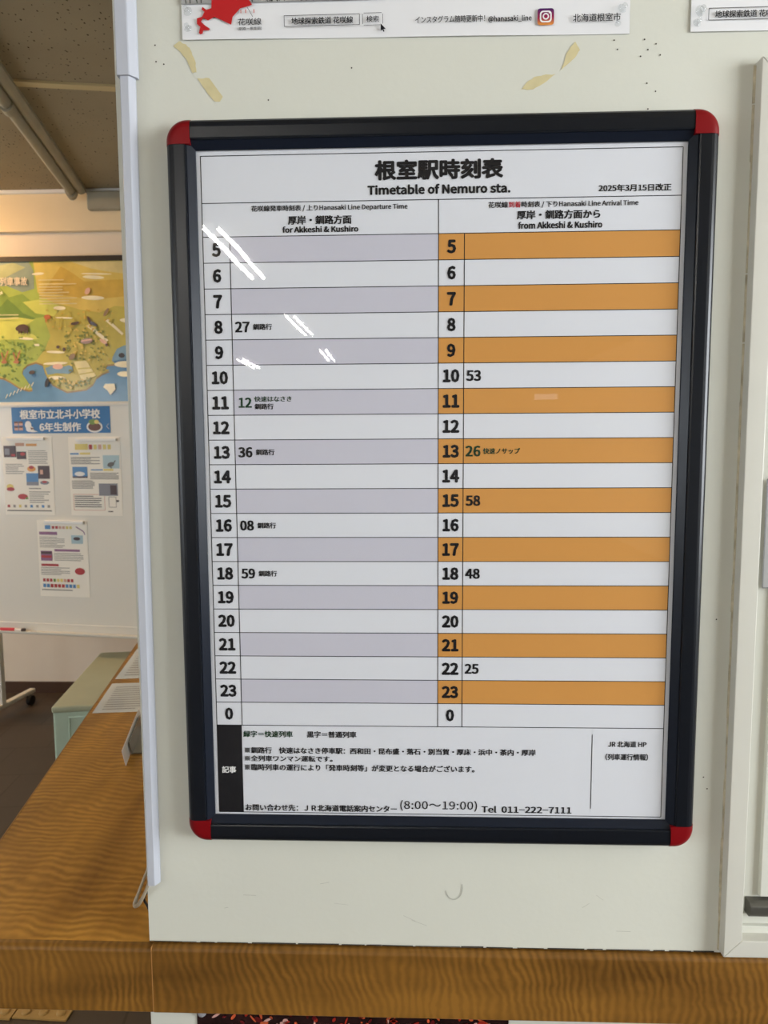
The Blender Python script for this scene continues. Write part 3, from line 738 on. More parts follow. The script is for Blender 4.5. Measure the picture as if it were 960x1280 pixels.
b = bmesh.new(); sweep(b, [(0.0024, 0), (0.058, 0), (0.058, 0.003), (0.006, 0.003), (0.000, 0.026), (-0.002, 0.026)], (0, 0.055, 0), (0, 0.21, 0), (1, 0, 0), (0, 0, 1))
finish('stand', b, mat('grey_acrylic', (128, 124, 116), 0.2, 0.5), cd)
# ------------------------------------------------------------------ lower wall: dark food poster
sp = thing('food_poster', 'dark red food photograph poster on the wall below the counter edge', 'poster', (-0.1115, 0.0112, 0.60))
b = bmesh.new(); P = []
for cx, cy, a in ((0.206 - .008, -0.20 + .008, -90), (0.206 - .008, 0.168 - .008, 0), (-0.2085 + .008, 0.168 - .008, 90), (-0.2085 + .008, -0.20 + .008, 180)):
    P += [(cx + .008 * math.cos(math.radians(a + q * 18)), cy + .008 * math.sin(math.radians(a + q * 18))) for q in range(6)]
A = [b.verts.new((x, -.0006, z)) for x, z in P]; B = [b.verts.new((x, 0, z)) for x, z in P]
b.faces.new(A); b.faces.new(B[::-1])
for i in range(len(P)): b.faces.new((A[i], B[i], B[(i + 1) % len(P)], A[(i + 1) % len(P)]))
finish('paper', b, mat('dark_photo_ink', (34, 14, 14), 0.25, 0.5, var=0.6, vscale=30), sp)
p = Print(0.0002)
cols = [mat('crab_red', (150, 40, 28), 0.25), mat('crab_dark_red', (84, 18, 20), 0.25), mat('crab_pink', (196, 150, 140), 0.25), mat('crab_orange', (186, 84, 50), 0.25)]
p.rect(-.2, .198, -.19, .165, mat('crab_shadow', (40, 16, 18), 0.25), 1)
for _ in range(150):
    u, v = random.uniform(-.19, .195), random.uniform(-.18, .163)
    p.ell(u, v, random.uniform(.002, .016), random.uniform(.0015, .006), random.choice(cols[:2] if random.random() < .75 else cols), random.choice((4, 5, 6, 7)), 9, random.uniform(0, 3))
for _ in range(70):
    u, v = random.uniform(-.185, .195), random.uniform(.138, .163)
    p.ell(u, v, random.uniform(.0012, .007), random.uniform(.001, .003), random.choice(cols), 8, 9, random.uniform(0, 3))
p.build('photo_print', sp)
b = bmesh.new(); lathe(b, [(.0058, 0), (.006, .002), (.0048, .0042), (.002, .0052)], (0, 0, 0), 'Y', 16)
tag(finish('grey_pin', b, mat('grey_pin_plastic', (150, 150, 156), 0.3, 0.5), None, smooth=True, loc=(-0.3125, 0.0100, 0.7612)), 'round grey pin in the corner of the dark food poster', 'push pin')

# ------------------------------------------------------------------ the floor: raised dot tactile tiles
M_TACT = mat('tactile_yellow', (176, 140, 78), 0.55, 0.4, var=0.06, vscale=14)
def tactile(x0, label):
    bm = bmesh.new(); w = 0.148
    prism(bm, [(x0, 0.850), (x0 + w, 0.844), (x0 + w + .006, 0.992), (x0 + .006, 0.998)], 0.0002, .005)
    for i in range(3):
        for j in range(3):
            lathe(bm, [(.0130, 0.0045), (.0120, .0075), (.0095, .0095), (.004, .0100)], (x0 + .029 + i * .0475, 0.868 + j * .048, 0), 'Z', 14)
    tag(finish('tactile_tile', bm, M_TACT), label, 'floor tile', 'yellow tactile tiles')
tactile(-1.0905, 'yellow raised dot tactile floor tile at the end of the strip below the counter')
tactile(-1.2425, 'yellow raised dot tactile floor tile, second from the end of the strip')

# ------------------------------------------------------------------ mint bench beyond the counter
bt = math.radians(9.6)
bn = thing('vinyl_bench', 'mint green vinyl covered block bench behind the wood counter', 'bench', (-1.5614, 2.0285, 0), bt)
M_MINT = mat('mint_vinyl', (176, 194, 176), 0.45, 0.4, var=0.04, vscale=10, bump=0.15, bscale=35); M_MINT_LIT = mat('mint_vinyl_warm_lit', (168, 172, 146), 0.5, 0.4, var=0.03, vscale=8)  # same vinyl twice: the top copy has the warm light mixed into its colour
b = bmesh.new(); box(b, 0, 0.47, 0, 0.80, 0.045, 0.385); finish('body', b, M_MINT, bn, bevel=0.012, seg=3)
b = bmesh.new(); box(b, -0.004, 0.474, -0.004, 0.804, 0.372, 0.402); finish('top_cushion', b, M_MINT_LIT, bn, bevel=0.010, seg=3)
b = bmesh.new(); tube(b, [(0.068, -0.0015, 0.05), (0.068, -0.0015, 0.352)], .003, 8); tube(b, [(0.068, -0.0015, 0.352), (0.40, -0.0015, 0.352)], .003, 8); tube(b, [(0.40, -0.0015, 0.352), (0.40, -0.0015, 0.05)], .003, 8)
finish('seam_piping', b, M_MINT, bn, smooth=True)
for x in (0.05, 0.42):
    for y in (0.05, 0.75):
        b = bmesh.new(); lathe(b, [(.022, 0), (.022, .045)], (x, y, 0), 'Z', 14); finish('foot', b, M_GRIME, bn)

# ------------------------------------------------------------------ whiteboard on wheels
WA = math.radians(-8)
WO = Vector((-1.83, 2.80, 0))
wb = thing('whiteboard', 'white rolling whiteboard holding school newsletters in the room behind the counter', 'whiteboard', WO, WA)
M_WB = mat('whiteboard_enamel', (222, 218, 208), 0.22, 0.5); M_ALU = mat('pale_aluminium', (214, 210, 200), 0.35, 0.5)
BX0, BX1, BZ0, BZ1 = -0.53, 0.86, 0.556, 1.718
b = bmesh.new(); box(b, BX0, BX1, 0, 0.018, BZ0, BZ1); finish('board_surface', b, M_WB, wb)
for a in ((BX0 - .012, BX1 + .012, BZ1 - .003, BZ1 + .012), (BX0 - .012, BX1 + .012, BZ0 - .008, BZ0 + .004), (BX0 - .012, BX0 + .004, BZ0, BZ1), (BX1 - .004, BX1 + .012, BZ0, BZ1)):
    b = bmesh.new(); box(b, a[0], a[1], -.004, .022, a[2], a[3]); finish('edge_rail', b, M_ALU, wb, bevel=0.002)
b = bmesh.new(); sweep(b, [(0.0, 0), (-0.055, 0), (-0.060, 0.006), (-0.060, 0.014), (-0.056, 0.014), (-0.052, 0.006), (0.0, 0.006)], (BX0, 0, .512), (BX1, 0, .512), (0, 1, 0), (0, 0, 1))
b2 = b; box(b2, BX0, BX1, -0.004, 0.02, .512, BZ0 - .006); finish('pen_tray', b, M_ALU, wb)
for x in (-0.487, 0.80):
    b = bmesh.new(); box(b, x - .016, x + .016, 0.022, 0.054, 0.07, 1.73); finish('upright', b, M_ALU, wb, bevel=0.003)
    b = bmesh.new(); box(b, x - .018, x + .018, -0.26, 0.30, 0.055, 0.080); finish('foot_bar', b, M_ALU, wb, bevel=0.006)
    for y in (-0.22, 0.235):
        b = bmesh.new(); lathe(b, [(.012, -.013), (.027, -.012), (.030, -.006), (.030, .006), (.027, .012), (.012, .013)], (x + .03, y, .0302), 'X', 20)
        box(b, x + .010, x + .020, y - .010, y + .010, .03, .057)
        tag(finish('caster', b, mat('black_caster', (18, 18, 20), 0.5, 0.4), wb), 'black caster wheel')
def on_board(u, z, off): # a point just in front of the board's surface
    return WO + Matrix.Rotation(WA, 3, 'Z') @ Vector((u, -off, z))
# blue class sign
M_BLUE = mat('blue_sign', (22, 104, 164), 0.35, 0.4, coat=0.3)
sg = thing('blue_sign', 'blue title sign with white lettering at the top of the whiteboard', 'sign', on_board(-0.2979, 1.5767, .0012), WA)
SW, SH = 0.5642, 0.1365
sheet('panel', sg, 0, SW, 0, SH, M_BLUE, 0.0010, (0, 0, 0))
p = Print(0.0006); fx = lambda q: SW * q / 124.5; fz = lambda q: SH * (1 - q / 32.5)
p.text('根室市立北斗小学校', M_WHITEINK, (fx(11), fx(112.5), fz(15), fz(3)), 0.03, 3)
p.text('6年生制作', M_WHITEINK, (fx(35.5), fx(88), fz(30.5), fz(19)), 0.03, 3)
M_BROWN = mat('curry_brown', (96, 52, 34)); M_LEAF = mat('leaf_green', (110, 140, 60)); M_SKIN = mat('salmon_ink', (206, 160, 140))
for i in range(2):
    for j in range(2):
        p.rect(fx(3 + i * 6), fx(8 + i * 6), fz(22.5 + j * 6), fz(17.5 + j * 6), M_SKIN, 2); p.rect(fx(3 + i * 6), fx(8 + i * 6), fz(19.5 + j * 6), fz(17.5 + j * 6), M_BROWN, 3)
p.ell(fx(21), fz(22), fx(4.2), fx(4.6), M_WHITEINK, 2); p.ell(fx(23), fz(27), fx(5), fx(3.4), M_WHITEINK, 3); p.poly([(fx(25), fz(27)), (fx(33), fz(30.5)), (fx(25), fz(31))], M_WHITEINK, 4); p.poly([(fx(24), fz(25)), (fx(29), fz(26.5)), (fx(25), fz(28))], M_BROWN, 5)
p.ell(fx(105), fz(25), fx(10), fx(6.6), M_WHITEINK, 2); p.ell(fx(105), fz(25), fx(8), fx(4.6), M_BROWN, 3); p.ell(fx(103), fz(19), fx(5), fx(3), M_LEAF, 4); p.ell(fx(108), fz(19), fx(3), fx(2.4), YELINK, 5)
p.text('く', M_WHITEINK, (fx(120), fx(123), fz(28), fz(21)), 0, 3)
p.build('lettering', sg)
# three newsletters, each under a magnet bar
M_NEWS = mat('newsletter_paper', (236, 230, 218), 0.5, 0.3); M_TXT = mat('newsletter_text', (150, 144, 136)); M_TXD = mat('newsletter_dark_text', (92, 88, 84))
M_PSKY = mat('photo_sky_blue', (78, 130, 180)); M_PBLK = mat('photo_dark', (70, 50, 52)); M_PGRY = mat('photo_grey', (128, 128, 136)); M_PRED = mat('photo_red', (168, 48, 50)); M_PPUR = mat('photo_purple', (140, 96, 130)); M_PORG = mat('photo_orange', (216, 150, 70)); M_PPAL = mat('photo_pale_blue', (164, 188, 196))
def news(name, label, u0, u1, z0, z1, draw, blabel, b4):
    t = thing(name, label, 'newsletter', on_board(u0, z0, .0012), WA)
    W, H = u1 - u0, z1 - z0
    sheet('paper', t, 0, W, 0, H, M_NEWS, 0.0008)
    p = Print(0.0005, 0.000004); draw(p, lambda x: W * x, lambda y: H * (1 - y)); p.build('print', t)
    bm = bmesh.new(); box(bm, 0, b4[1] - b4[0], -0.012, 0, 0, b4[3] - b4[2])
    o = finish('magnet_bar', bm, M_WHITEINK, None, bevel=0.002); o.location = on_board(b4[0], b4[2], .0018); o.rotation_euler = (0, 0, WA)
    tag(o, blabel, 'magnet bar', 'magnet bars on the whiteboard')
def lines(p, X, Y, x0, x1, y0, y1, n, m):
    for q in range(n):
        y = y0 + (y1 - y0) * (q + .5) / n; e = x1 - (x1 - x0) * random.choice((0, 0, .08, .3))
        p.rect(X(x0), X(e), Y(y + (y1 - y0) / n * .22), Y(y - (y1 - y0) / n * .22), m, 2)
def newsA(p, X, Y):
    p.rect(X(.27), X(.45), Y(.12), Y(.08), mat('title_brown', (190, 140, 110)), 2); p.rect(X(.48), X(.70), Y(.12), Y(.09), M_PORG, 2)
    p.rect(X(0.03), X(.28), Y(.26), Y(.115), M_PBLK, 2); p.rect(X(.05), X(.15), Y(.23), Y(.15), M_PGRY, 3); p.rect(X(.18), X(.26), Y(.25), Y(.22), M_PRED, 3)
    p.rect(X(.29), X(.48), Y(.285), Y(.19), M_PBLK, 2); p.ell(X(.41), Y(.22), X(.05), X(.03), M_PRED, 3)
    lines(p, X, Y, .52, .9, .17, .35, 8, M_TXT); lines(p, X, Y, .05, .42, .34, .48, 6, M_TXT)
    p.ell(X(.57), Y(.41), X(.085), X(.05), M_PORG, 2); p.ell(X(.57), Y(.39), X(.05), X(.03), M_PRED, 3)
    p.rect(X(.70), X(.93), Y(.535), Y(.37), M_PBLK, 2); p.rect(X(.74), X(.80), Y(.48), Y(.42), M_SKIN, 3)
    p.rect(X(.46), X(.70), Y(.62), Y(.465), M_PSKY, 2); p.rect(X(.46), X(.70), Y(.62), Y(.575), M_PGRY, 3)
    p.ell(X(.82), Y(.585), X(.09), X(.035), M_PGRY, 2); p.ell(X(.82), Y(.575), X(.05), X(.02), M_PRED, 3)
    p.ell(X(.12), Y(.64), X(.07), X(.05), YELINK, 2); p.ell(X(.13), Y(.67), X(.08), X(.035), M_PRED, 3)
    p.ell(X(.37), Y(.765), X(.10), X(.05), M_PRED, 2); p.ell(X(.45), Y(.785), X(.03), X(.02), M_LEAF, 3)
    lines(p, X, Y, .5, .92, .69, .85, 6, M_TXT); p.line((X(.5), Y(.66)), (X(.74), Y(.66)), .004, M_TXD)
    for q in range(8): p.rect(X(.05 + q * .115), X(.10 + q * .115), Y(.905), Y(.87), (M_PRED, M_TXT, YELINK, M_TXT, M_PSKY, M_TXT, M_PSKY, M_TXT)[q], 2)
    lines(p, X, Y, .04, .94, .93, .96, 1, M_TXD)
def newsB(p, X, Y):
    p.rect(X(.13), X(.38), Y(.165), Y(.09), YELINK, 2)
    for q in range(5): p.rect(X(.40 + q * .09), X(.46 + q * .09), Y(.16), Y(.10), (M_PRED, YELINK, M_SKIN, YELINK, YELINK)[q], 2)
    p.rect(X(.03), X(.2), Y(.225), Y(.205), M_PSKY, 2); p.rect(X(.22), X(.42), Y(.225), Y(.2), YELINK, 2)
    lines(p, X, Y, .04, .60, .25, .35, 5, M_TXD); p.rect(X(.66), X(.97), Y(.40), Y(.235), M_PPAL, 2)
    p.ell(X(.81), Y(.35), X(.07), X(.04), M_TXD, 3, 14, .3); p.line((X(.86), Y(.335)), (X(.90), Y(.30)), .006, M_TXD, 3); p.line((X(.80), Y(.37)), (X(.82), Y(.40)), .006, M_TXD, 3)
    p.rect(X(.06), X(.35), Y(.52), Y(.38), M_PSKY, 2); p.ell(X(.2), Y(.47), X(.10), X(.04), M_WHITEINK, 3); p.rect(X(.06), X(.35), Y(.52), Y(.50), M_PBLK, 4)
    p.rect(X(.42), X(.65), Y(.425), Y(.41), M_PSKY, 2); p.rect(X(.66), X(.85), Y(.43), Y(.405), YELINK, 2); lines(p, X, Y, .40, .95, .45, .54, 5, M_TXD)
    lines(p, X, Y, .04, .48, .55, .66, 6, M_TXD); p.rect(X(.56), X(.92), Y(.745), Y(.59), M_PGRY, 2); p.rect(X(.78), X(.90), Y(.73), Y(.61), M_PBLK, 3)
    lines(p, X, Y, .08, .60, .74, .90, 6, M_TXD); p.frame(X(.06), X(.66), Y(.93), Y(.73), .003, M_SKIN, 1); p.frame(X(.74), X(.88), Y(.89), Y(.76), .003, M_TXT, 1); p.ell(X(.91), Y(.81), X(.03), X(.02), M_TXD, 2); lines(p, X, Y, .72, .86, .93, .96, 1, M_TXD)
def newsC(p, X, Y):
    p.rect(X(.16), X(.27), Y(.115), Y(.065), M_PSKY, 2)
    for q in range(6): p.rect(X(.30 + q * .07), X(.35 + q * .07), Y(.11), Y(.075), (M_PRED, M_PRED, M_SKIN, M_SKIN, YELINK, YELINK)[q], 2)
    p.line((X(.78), Y(.08)), (X(.93), Y(.14)), .005, M_PPUR); p.line((X(.93), Y(.14)), (X(.95), Y(.18)), .005, M_PPUR)
    p.rect(X(.04), X(.40), Y(.19), Y(.15), M_PPUR, 2); lines(p, X, Y, .04, .54, .21, .36, 7, M_TXT); p.rect(X(.68), X(.91), Y(.30), Y(.19), M_PPAL, 2); p.ell(X(.79), Y(.235), X(.07), X(.03), M_PBLK, 3)
    p.rect(X(.33), X(.84), Y(.405), Y(.375), M_PPUR, 2); lines(p, X, Y, .32, .90, .42, .53, 5, M_TXT); p.rect(X(.05), X(.28), Y(.53), Y(.40), M_PPUR, 2); p.rect(X(.06), X(.27), Y(.49), Y(.46), M_PRED, 3); p.rect(X(.06), X(.27), Y(.44), Y(.41), M_PBLK, 3)
    p.rect(X(.05), X(.40), Y(.60), Y(.57), M_PRED, 2); lines(p, X, Y, .04, .62, .61, .72, 5, M_TXT); p.ell(X(.82), Y(.66), X(.10), X(.065), M_PRED, 2)
    for q in range(9): p.rect(X(.07 + q * .07), X(.12 + q * .07), Y(.805), Y(.765), (M_PRED, M_PRED, M_PRED, M_LEAF, YELINK, YELINK, M_SKIN, M_PRED, M_PRED)[q], 2)
    for q in range(10): p.rect(X(.07 + q * .075), X(.125 + q * .075), Y(.88), Y(.835), (M_PSKY, M_PSKY, M_PRED, M_PRED, M_PRED, M_PRED, M_PSKY, M_PSKY, M_PSKY, YELINK)[q], 2)
    lines(p, X, Y, .04, .92, .90, .925, 1, M_TXD)
news('newsletter', 'school newsletter at the upper left of the whiteboard, with dish photos', -0.3648, -0.0715, 1.1464, 1.5606, newsA, 'white magnet bar on the upper left newsletter', (-0.330, -0.110, 1.541, 1.556))
news('newsletter', 'school newsletter at the upper right of the whiteboard, with a pale blue bird photo', 0.0227, 0.3164, 1.1469, 1.5579, newsB, 'white magnet bar on the upper right newsletter', (0.072, 0.300, 1.533, 1.548))
news('newsletter', 'school newsletter lowest on the whiteboard, with a red crab photo', -0.1834, 0.1082, 0.7095, 1.1194, newsC, 'white magnet bar on the lowest newsletter', (-0.133, 0.094, 1.102, 1.118))
def marker(u, label, body, capm, L):
    t = thing('marker_pen', label, 'marker pen', on_board(u, .5265, .030), WA, 'marker pens in the whiteboard tray')
    bm = bmesh.new(); lathe(bm, [(.0085, 0), (.0085, L * .66)], (0, 0, 0), 'X', 14); finish('barrel', bm, body, t)
    bm = bmesh.new(); lathe(bm, [(.0090, L * .66), (.0090, L * .96), (.006, L)], (0, 0, 0), 'X', 14); finish('cap', bm, capm, t)
MR = mat('marker_red', (196, 44, 56), 0.4); MW = mat('marker_white', (226, 220, 214), 0.4); MK = mat('marker_black', (46, 34, 36), 0.4)
marker(-0.413, 'red marker pen in the whiteboard tray', MR, MR, .085)
marker(-0.325, 'white marker pen with dark cap in the whiteboard tray', MW, MK, .060)

# ------------------------------------------------------------------ illustrated map board on the back wall
mp_ = thing('map_board', 'large illustrated nature map board on the back wall above the whiteboard', 'map board', (-2.41, YB - .022, 1.768))
S_ = 0.7126 / 158; SZ = 0.808 / 174
MX0, MX1 = -0.42, 0.80
sheet('board', mp_, MX0, MX1, 0, 0.808, mat('map_sea', (90, 138, 180), 0.32, 0.5, coat=0.3, var=0.06, vscale=14), 0.015)
b = bmesh.new(); box(b, MX0 - .01, MX1 + .01, -0.012, 0.016, 0.802, 0.830); tag(finish('hanging_rail', b, mat('dark_rail', (40, 30, 22), 0.5, 0.4), mp_), 'dark top rail')
b = bmesh.new(); box(b, MX0 - .01, MX1 + .01, -0.008, 0.016, -0.030, 0.0); tag(finish('bottom_rail', b, M_ALU, mp_), 'pale bottom rail')
for x in (MX0 - .01, MX1 - .002):
    b = bmesh.new(); box(b, x, x + .012, -0.008, 0.016, 0.0, 0.802); finish('side_rail', b, M_ALU, mp_)
p = Print(0.0004, 0.00001)
def G(pts): return [(x * S_, 0.808 - (y - 328) * SZ) for x, y in pts]
def mm(n, c): return mat('map_' + n, c, 0.32, 0.5, coat=0.3, var=.13, vscale=11)
YEL, YEL2, OLV, GRN, GRN2, GRN3, LIM, SAND, CRM, GRYB = mm('yellow', (214, 190, 96)), mm('deep_yellow', (204, 170, 70)), mm('olive', (188, 176, 78)), mm('green', (130, 156, 62)), mm('mid_green', (160, 178, 78)), mm('dark_green', (104, 134, 54)), mm('lime', (200, 204, 96)), mm('sand', (214, 200, 140)), mm('cream', (240, 232, 200)), mm('grey_blue', (140, 156, 140))
BRN, SHORE, PINK, FOREST = mm('brown', (84, 62, 48)), mm('shore', (150, 124, 72)), mm('pink', (222, 180, 160)), mm('forest', (124, 134, 58))
land = [(-90, 328), (172, 328), (172, 431), (160, 433), (151, 437), (145, 447), (144, 452), (148, 455), (137, 456), (134, 461), (140, 463), (130, 467), (122, 472), (117, 480), (108, 486), (92, 488), (82, 489), (74, 485), (64, 480), (58, 473), (54, 463), (52, 455), (43, 452), (32, 455), (26, 460), (24, 466), (30, 475), (37, 486), (32, 487), (20, 484), (8, 476), (0, 472), (-30, 466), (-90, 462)]
p.poly(G([(x, y + (2.2 if y > 430 else 0)) for x, y in land]), SHORE, 1)
p.poly(G(land), OLV, 2)
p.poly(G([(-90, 328), (52, 328), (52, 372), (60, 380), (58, 402), (64, 420), (56, 436), (44, 450), (32, 455), (26, 460), (24, 466), (30, 475), (36, 485), (20, 483), (0, 470), (-90, 460)]), GRN2, 3)
p.poly(G([(46, 328), (172, 328), (172, 386), (150, 384), (130, 392), (104, 388), (84, 382), (60, 378), (50, 366)]), YEL, 3)
p.poly(G([(58, 366), (70, 350), (82, 335), (96, 343), (112, 354), (150, 352), (172, 352), (172, 372), (120, 376)]), YEL2, 4)
p.poly(G([(96, 330), (172, 330), (172, 346), (140, 342), (120, 338)]), SAND, 4)
p.poly(G([(-60, 372), (-30, 350), (0, 358), (12, 372), (30, 368), (52, 386), (60, 396), (30, 400), (-60, 400)]), GRN, 4)
p.poly(G([(0, 384), (10, 374), (20, 382), (30, 392), (46, 398), (30, 404), (-40, 404), (-40, 388)]), GRN3, 5)
p.poly(G([(-90, 328), (40, 328), (46, 340), (46, 362), (30, 366), (10, 358), (-90, 366)]), GRYB, 5)
p.poly(G([(-60, 345), (20, 330), (36, 336), (0, 352), (-40, 362)]), mm('pale_hill', (172, 178, 130)), 6)
p.poly(G([(-60, 402), (20, 396), (44, 400), (24, 412), (42, 418), (50, 424), (-60, 424)]), LIM, 5)
p.poly(G([(30, 378), (60, 374), (80, 384), (70, 396), (46, 392)]), LIM, 4)
for x, y, a, c in ((52, 344, 8, 1.6), (124, 349, 14, 2.2), (122, 374, 15, 2.6), (78, 386, 8, 2.4), (84, 398, 12, 1.0), (32, 423, 10, 1.6), (46, 431, 5, 1.3), (70, 440, 12, 1.6), (69, 454, 16, 1.8), (70, 472, 11, 2.2), (164, 402, 8, 2.6), (128, 345, 20, 1)):
    p.ell(x * S_, 0.808 - (y - 328) * SZ, a * S_, c * SZ, CRM, 8, 18, random.uniform(-.08, .08))
p.poly(G([(112, 408), (116, 406), (140, 426), (137, 429)]), CRM, 8); p.poly(G([(137, 402), (141, 400), (160, 418), (158, 420)]), CRM, 8)
p.poly(G([(93, 452), (110, 451), (122, 470), (103, 476)]), mm('field', (226, 216, 158)), 8); p.line(*G([(98, 461), (116, 460)]), .006, OLV, 9); p.line(*G([(100, 468), (119, 465)]), .006, OLV, 9)
SEA2 = mm('lagoon', (118, 156, 182))
p.poly(G([(55, 460), (66, 456), (80, 458), (90, 456), (92, 463), (86, 467), (70, 466), (58, 468)]), SEA2, 8)
p.ell(*[G([(72, 458)])[0][0], G([(72, 458)])[0][1]], 7 * S_, 3.4 * SZ, PINK, 9)
rnd = random.Random(3)
def trees(n, x0, x1, y0, y1, m, ok=lambda x, y: True):
    for _ in range(n):
        x, y = rnd.uniform(x0, x1), rnd.uniform(y0, y1)
        if ok(x, y):
            r = rnd.uniform(1.0, 2.0); u, v = G([(x, y)])[0]; p.ell(u, v, r * S_, r * .8 * SZ, m, rnd.choice((9, 10, 11)), 8)
trees(70, -20, 30, 428, 476, GRN3, lambda x, y: y < 470 + x * .3 and x < 30 and not (x > 22 and y > 455)); trees(40, -10, 55, 420, 450, GRN)
trees(110, 84, 138, 410, 466, FOREST, lambda x, y: y < 472 - (x - 84) * .12 and not (92 < x < 122 and y > 450)); trees(60, 62, 116, 472, 486, FOREST, lambda x, y: y < 486 - abs(x - 88) * .25)
trees(60, 84, 140, 405, 466, YEL, lambda x, y: not (92 < x < 122 and y > 450)); trees(30, 60, 112, 474, 485, YEL, lambda x, y: y < 485 - abs(x - 88) * .25); trees(50, 60, 150, 388, 414, OLV); trees(26, 60, 150, 388, 414, YEL2)
def blob(x, y, a, c, m, rot=0): p.ell(*G([(x, y)])[0], a * S_, c * SZ, m, 13, 14, rot)
blob(29, 410, 8, 4.6, BRN); blob(23, 411, 3.4, 3, BRN); [blob(x, 415, 1.2, 2.4, BRN) for x in (24, 27, 32, 35)]
blob(62, 397, 4.5, 3, mm('fox', (190, 110, 60))); blob(60, 401, 1, 3, mm('fox', (190, 110, 60))); blob(98, 405, 6, 2, BRN, .2); blob(117, 402, 2, 6, BRN, .4); blob(122, 406, 5, 2, mm('grey_bird', (92, 92, 104)), -.5); blob(139, 392, 2, 6, mm('fawn', (150, 126, 96)), -.6)
blob(112, 427, 8, 3.4, mm('train_grey', (150, 130, 128)), .12); p.line(*G([(105, 427), (119, 425)]), .008, PINK, 14); blob(134, 428, 6, 2, PINK, -.6); blob(138, 432, 2, 2, BRN); blob(116, 366, 3, 4.6, PINK, -.6)
blob(92, 446, 5, 3, mm('fawn', (150, 126, 96)), .7); blob(38, 465, 4, 2.4, BRN, .2); blob(57, 478, 2.4, 6, mm('sea_eagle', (50, 42, 40)), -.3); blob(157, 445, 4, 3, mm('sea_eagle', (50, 42, 40))); blob(74, 434, 2.4, 2, BRN); blob(82, 437, 2, 2.4, BRN)
for x in (2, 18): p.line(*G([(x, 452), (x - 3, 440)]), .008, mm('deer', (168, 112, 70)), 13); p.line(*G([(x, 452), (x + 6, 438)]), .008, mm('deer', (168, 112, 70)), 13); blob(x, 452, 4, 2, mm('deer', (168, 112, 70)))
p.poly(G([(131, 484), (134, 480), (146, 480), (147, 487), (140, 494), (136, 488)]), CRM, 8); p.ell(*G([(160, 456)])[0], 13 * S_, 4 * SZ, CRM, 8); p.ell(*G([(160, 468)])[0], 10 * S_, 3.4 * SZ, CRM, 8)
p.poly(G([(172, 431), (160, 433), (151, 437), (145, 447), (144, 452), (172, 449)]), SEA2, 7)
for q in range(8): p.line(*G([(1 + q * 5, 497 - q * 2.1), (4 + q * 5, 492 - q * 2.1)]), .004, CRM, 4)
p.build('illustration', mp_)
p = Print(0.0008)
def mtxt(s, x0, x1, y0, y1, m=CRM, bold=.008): a = G([(x0, y1), (x1, y0)]); p.text(s, m, (a[0][0], a[1][0], a[0][1], a[1][1]), bold, 15)
mtxt('列車事故', 3, 38.5, 348, 358.5, mm('title_cream', (240, 220, 196)), .012); p.build('title_lettering', mp_); p = Print(0.0008)
mtxt('み', -4, 6, 363, 370, CRM)
def mlines(x0, x1, y0, y1, n):
    for q in range(n):
        y = y0 + (y1 - y0) * q / max(n - 1, 1); e = x1 - rnd.choice((0, 0, 10, 18)) * (x1 - x0) / 50
        a = G([(x0, y + .5), (e, y - .5)]); p.rect(a[0][0], a[1][0], a[0][1], a[1][1], mm('caption_cream', (214, 204, 160)), 15)
p.build('title_lettering', mp_); p = Print(0.0008)
mlines(53, 86, 352, 353, 1); mlines(53, 102, 357, 381, 8); p.build('caption_lettering', mp_); p = Print(0.0008)
mlines(-20, 36, 394, 398, 2)
p.build('caption_lettering', mp_)

# ------------------------------------------------------------------ ceiling trunking, strip and lamps
tv = Vector((-1.8918 + 1.5722, 3.4087 - 1.9171, 0)).normalized()
trk = thing('ceiling_trunking', 'long grimy white ribbed trunking running along the ceiling above the map board', 'cable trunking', (-1.5722, 1.9171, CH), math.atan2(tv.y, tv.x))
M_TRK = mat('grimy_white_trunking', (158, 152, 134), 0.5, 0.3, var=0.08, vscale=9)
def rib(w, h, y0):
    return [(y0, 0)] + [(y0 - w * .06, -h * .55)] + [(y0 + w * (0.5 - 0.5 * math.cos(a)), -h * .55 - h * .45 * math.sin(a)) for a in [math.pi * q / 8 for q in range(1, 8)]] + [(y0 + w * 1.06, -h * .55), (y0 + w, 0)]
for y0, w, h in ((0.0, .046, .040), (0.048, .046, .062)):
    b = bmesh.new(); sweep(b, rib(w, h, y0), (-1.9, 0, 0.0), (1.355, 0, 0.0), (0, 1, 0), (0, 0, 1)); finish('channel', b, M_TRK, trk)
b = bmesh.new(); sweep(b, [(0.036, 0), (0.036, -.026), (0.060, -.026), (0.060, 0)], (-1.9, 0, 0), (1.352, 0, 0), (0, 1, 0), (0, 0, 1)); finish('web', b, M_TRK, trk)
for x, w in ((0.27, .05), (1.315, .045)):
    b = bmesh.new(); sweep(b, [(q[0], q[1] * 1.15) for q in rib(.054, .064, 0.044)], (x, 0, 0), (x + w, 0, 0), (0, 1, 0), (0, 0, 1)); finish('joint_collar', b, M_TRK, trk)
b = bmesh.new(); box(b, -1.850, -0.95, 3.236, YB - .0355, CH - .122, CH - .0205)
eb = finish('cross_duct', b, M_TRK, None, bevel=.010); tag(eb, 'short grimy boxed duct crossing the wall top at the end of the trunking', 'cable duct')
structure('trim_3', lambda b: prism(b, [(-1.60, 2.055), (-0.60, 2.215), (-0.606, 2.255), (-1.606, 2.095)], CH - .010, CH), mat('strip_beige', (196, 178, 136), 0.8, 0.2))
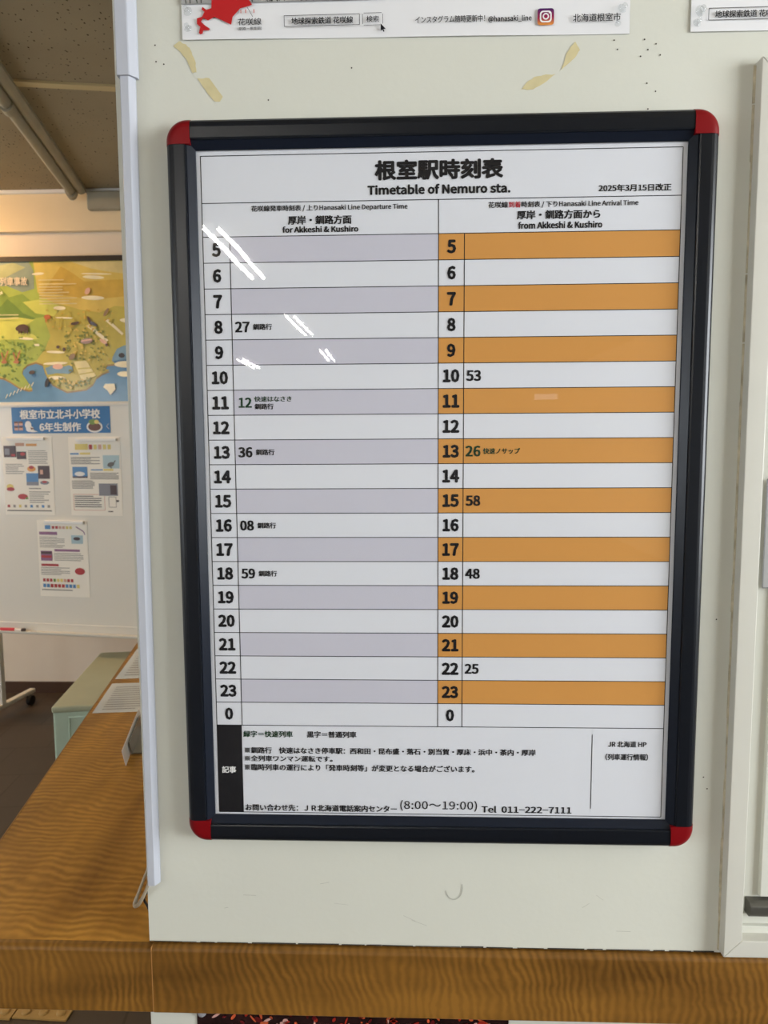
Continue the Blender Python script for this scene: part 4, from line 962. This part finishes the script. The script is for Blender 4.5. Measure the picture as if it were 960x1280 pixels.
# twin tube ceiling lamps of the waiting hall (they show as reflections in the clear cover)
M_TUBE = bpy.data.materials.new('lit_tube'); M_TUBE.use_nodes = True
nt = M_TUBE.node_tree; em = nt.nodes.new('ShaderNodeEmission'); em.inputs[0].default_value = (1.0, 0.97, 0.92, 1); em.inputs[1].default_value = 130
nt.links.new(em.outputs[0], nt.nodes['Material Output'].inputs[0])
def lamp(x, y0, y1, label):
    t = thing('ceiling_lamp', label, 'ceiling lamp', (x, (y0 + y1) / 2, CH), 0, 'twin tube ceiling lamps of the hall')
    L = abs(y1 - y0) / 2
    bm = bmesh.new(); sweep(bm, [(-.10, 0), (-.10, -.012), (-.03, -.040), (.03, -.040), (.10, -.012), (.10, 0)], (0, -L - .03, 0), (0, L + .03, 0), (1, 0, 0), (0, 0, 1)); finish('housing', bm, M_OFFWHITE, t)
    for s in (-.048, .048):
        bm = bmesh.new(); tube(bm, [(s, -L, -.058), (s, L, -.058)], .014, 12); finish('tube', bm, M_TUBE, t)
        for e in (-1, 1):
            bm = bmesh.new(); box(bm, s - .012, s + .012, e * L - .012 if e < 0 else L - .0, e * L if e < 0 else L + .012, -.075, -.018); finish('lamp_holder', bm, M_OFFWHITE, t)
for i, (a, c) in enumerate(((-5.30, -3.84), (-8.34, -6.88), (-11.25, -9.90))):
    nm = ('nearest', 'second', 'third')[i]
    lamp(-1.315, a, c, nm + ' twin tube lamp from the timetable wall in the row nearer the hall centre')
    if i != 1: lamp(-2.80, a - .9, c - .9, ('nearer', '', 'farther')[i] + ' of the two twin tube ceiling lamps along the left windows')
# warm lamp at the left of the back room
wl = thing('ceiling_downlight', 'warm round ceiling lamp at the left end of the back room', 'ceiling lamp', (-2.95, 2.70, CH))
b = bmesh.new(); lathe(b, [(.16, 0), (.16, -.03), (.14, -.045)], (0, 0, 0), 'Z', 24); finish('housing', b, M_OFFWHITE, wl)
b = bmesh.new(); lathe(b, [(.135, -.046), (.12, -.07), (.07, -.09), (.01, -.095)], (0, 0, 0), 'Z', 24)
M_WARM = bpy.data.materials.new('warm_lamp_glass'); M_WARM.use_nodes = True
nt = M_WARM.node_tree; em = nt.nodes.new('ShaderNodeEmission'); em.inputs[0].default_value = (1.0, 0.60, 0.26, 1); em.inputs[1].default_value = 158
nt.links.new(em.outputs[0], nt.nodes['Material Output'].inputs[0])
finish('diffuser', b, M_WARM, wl, smooth=True)
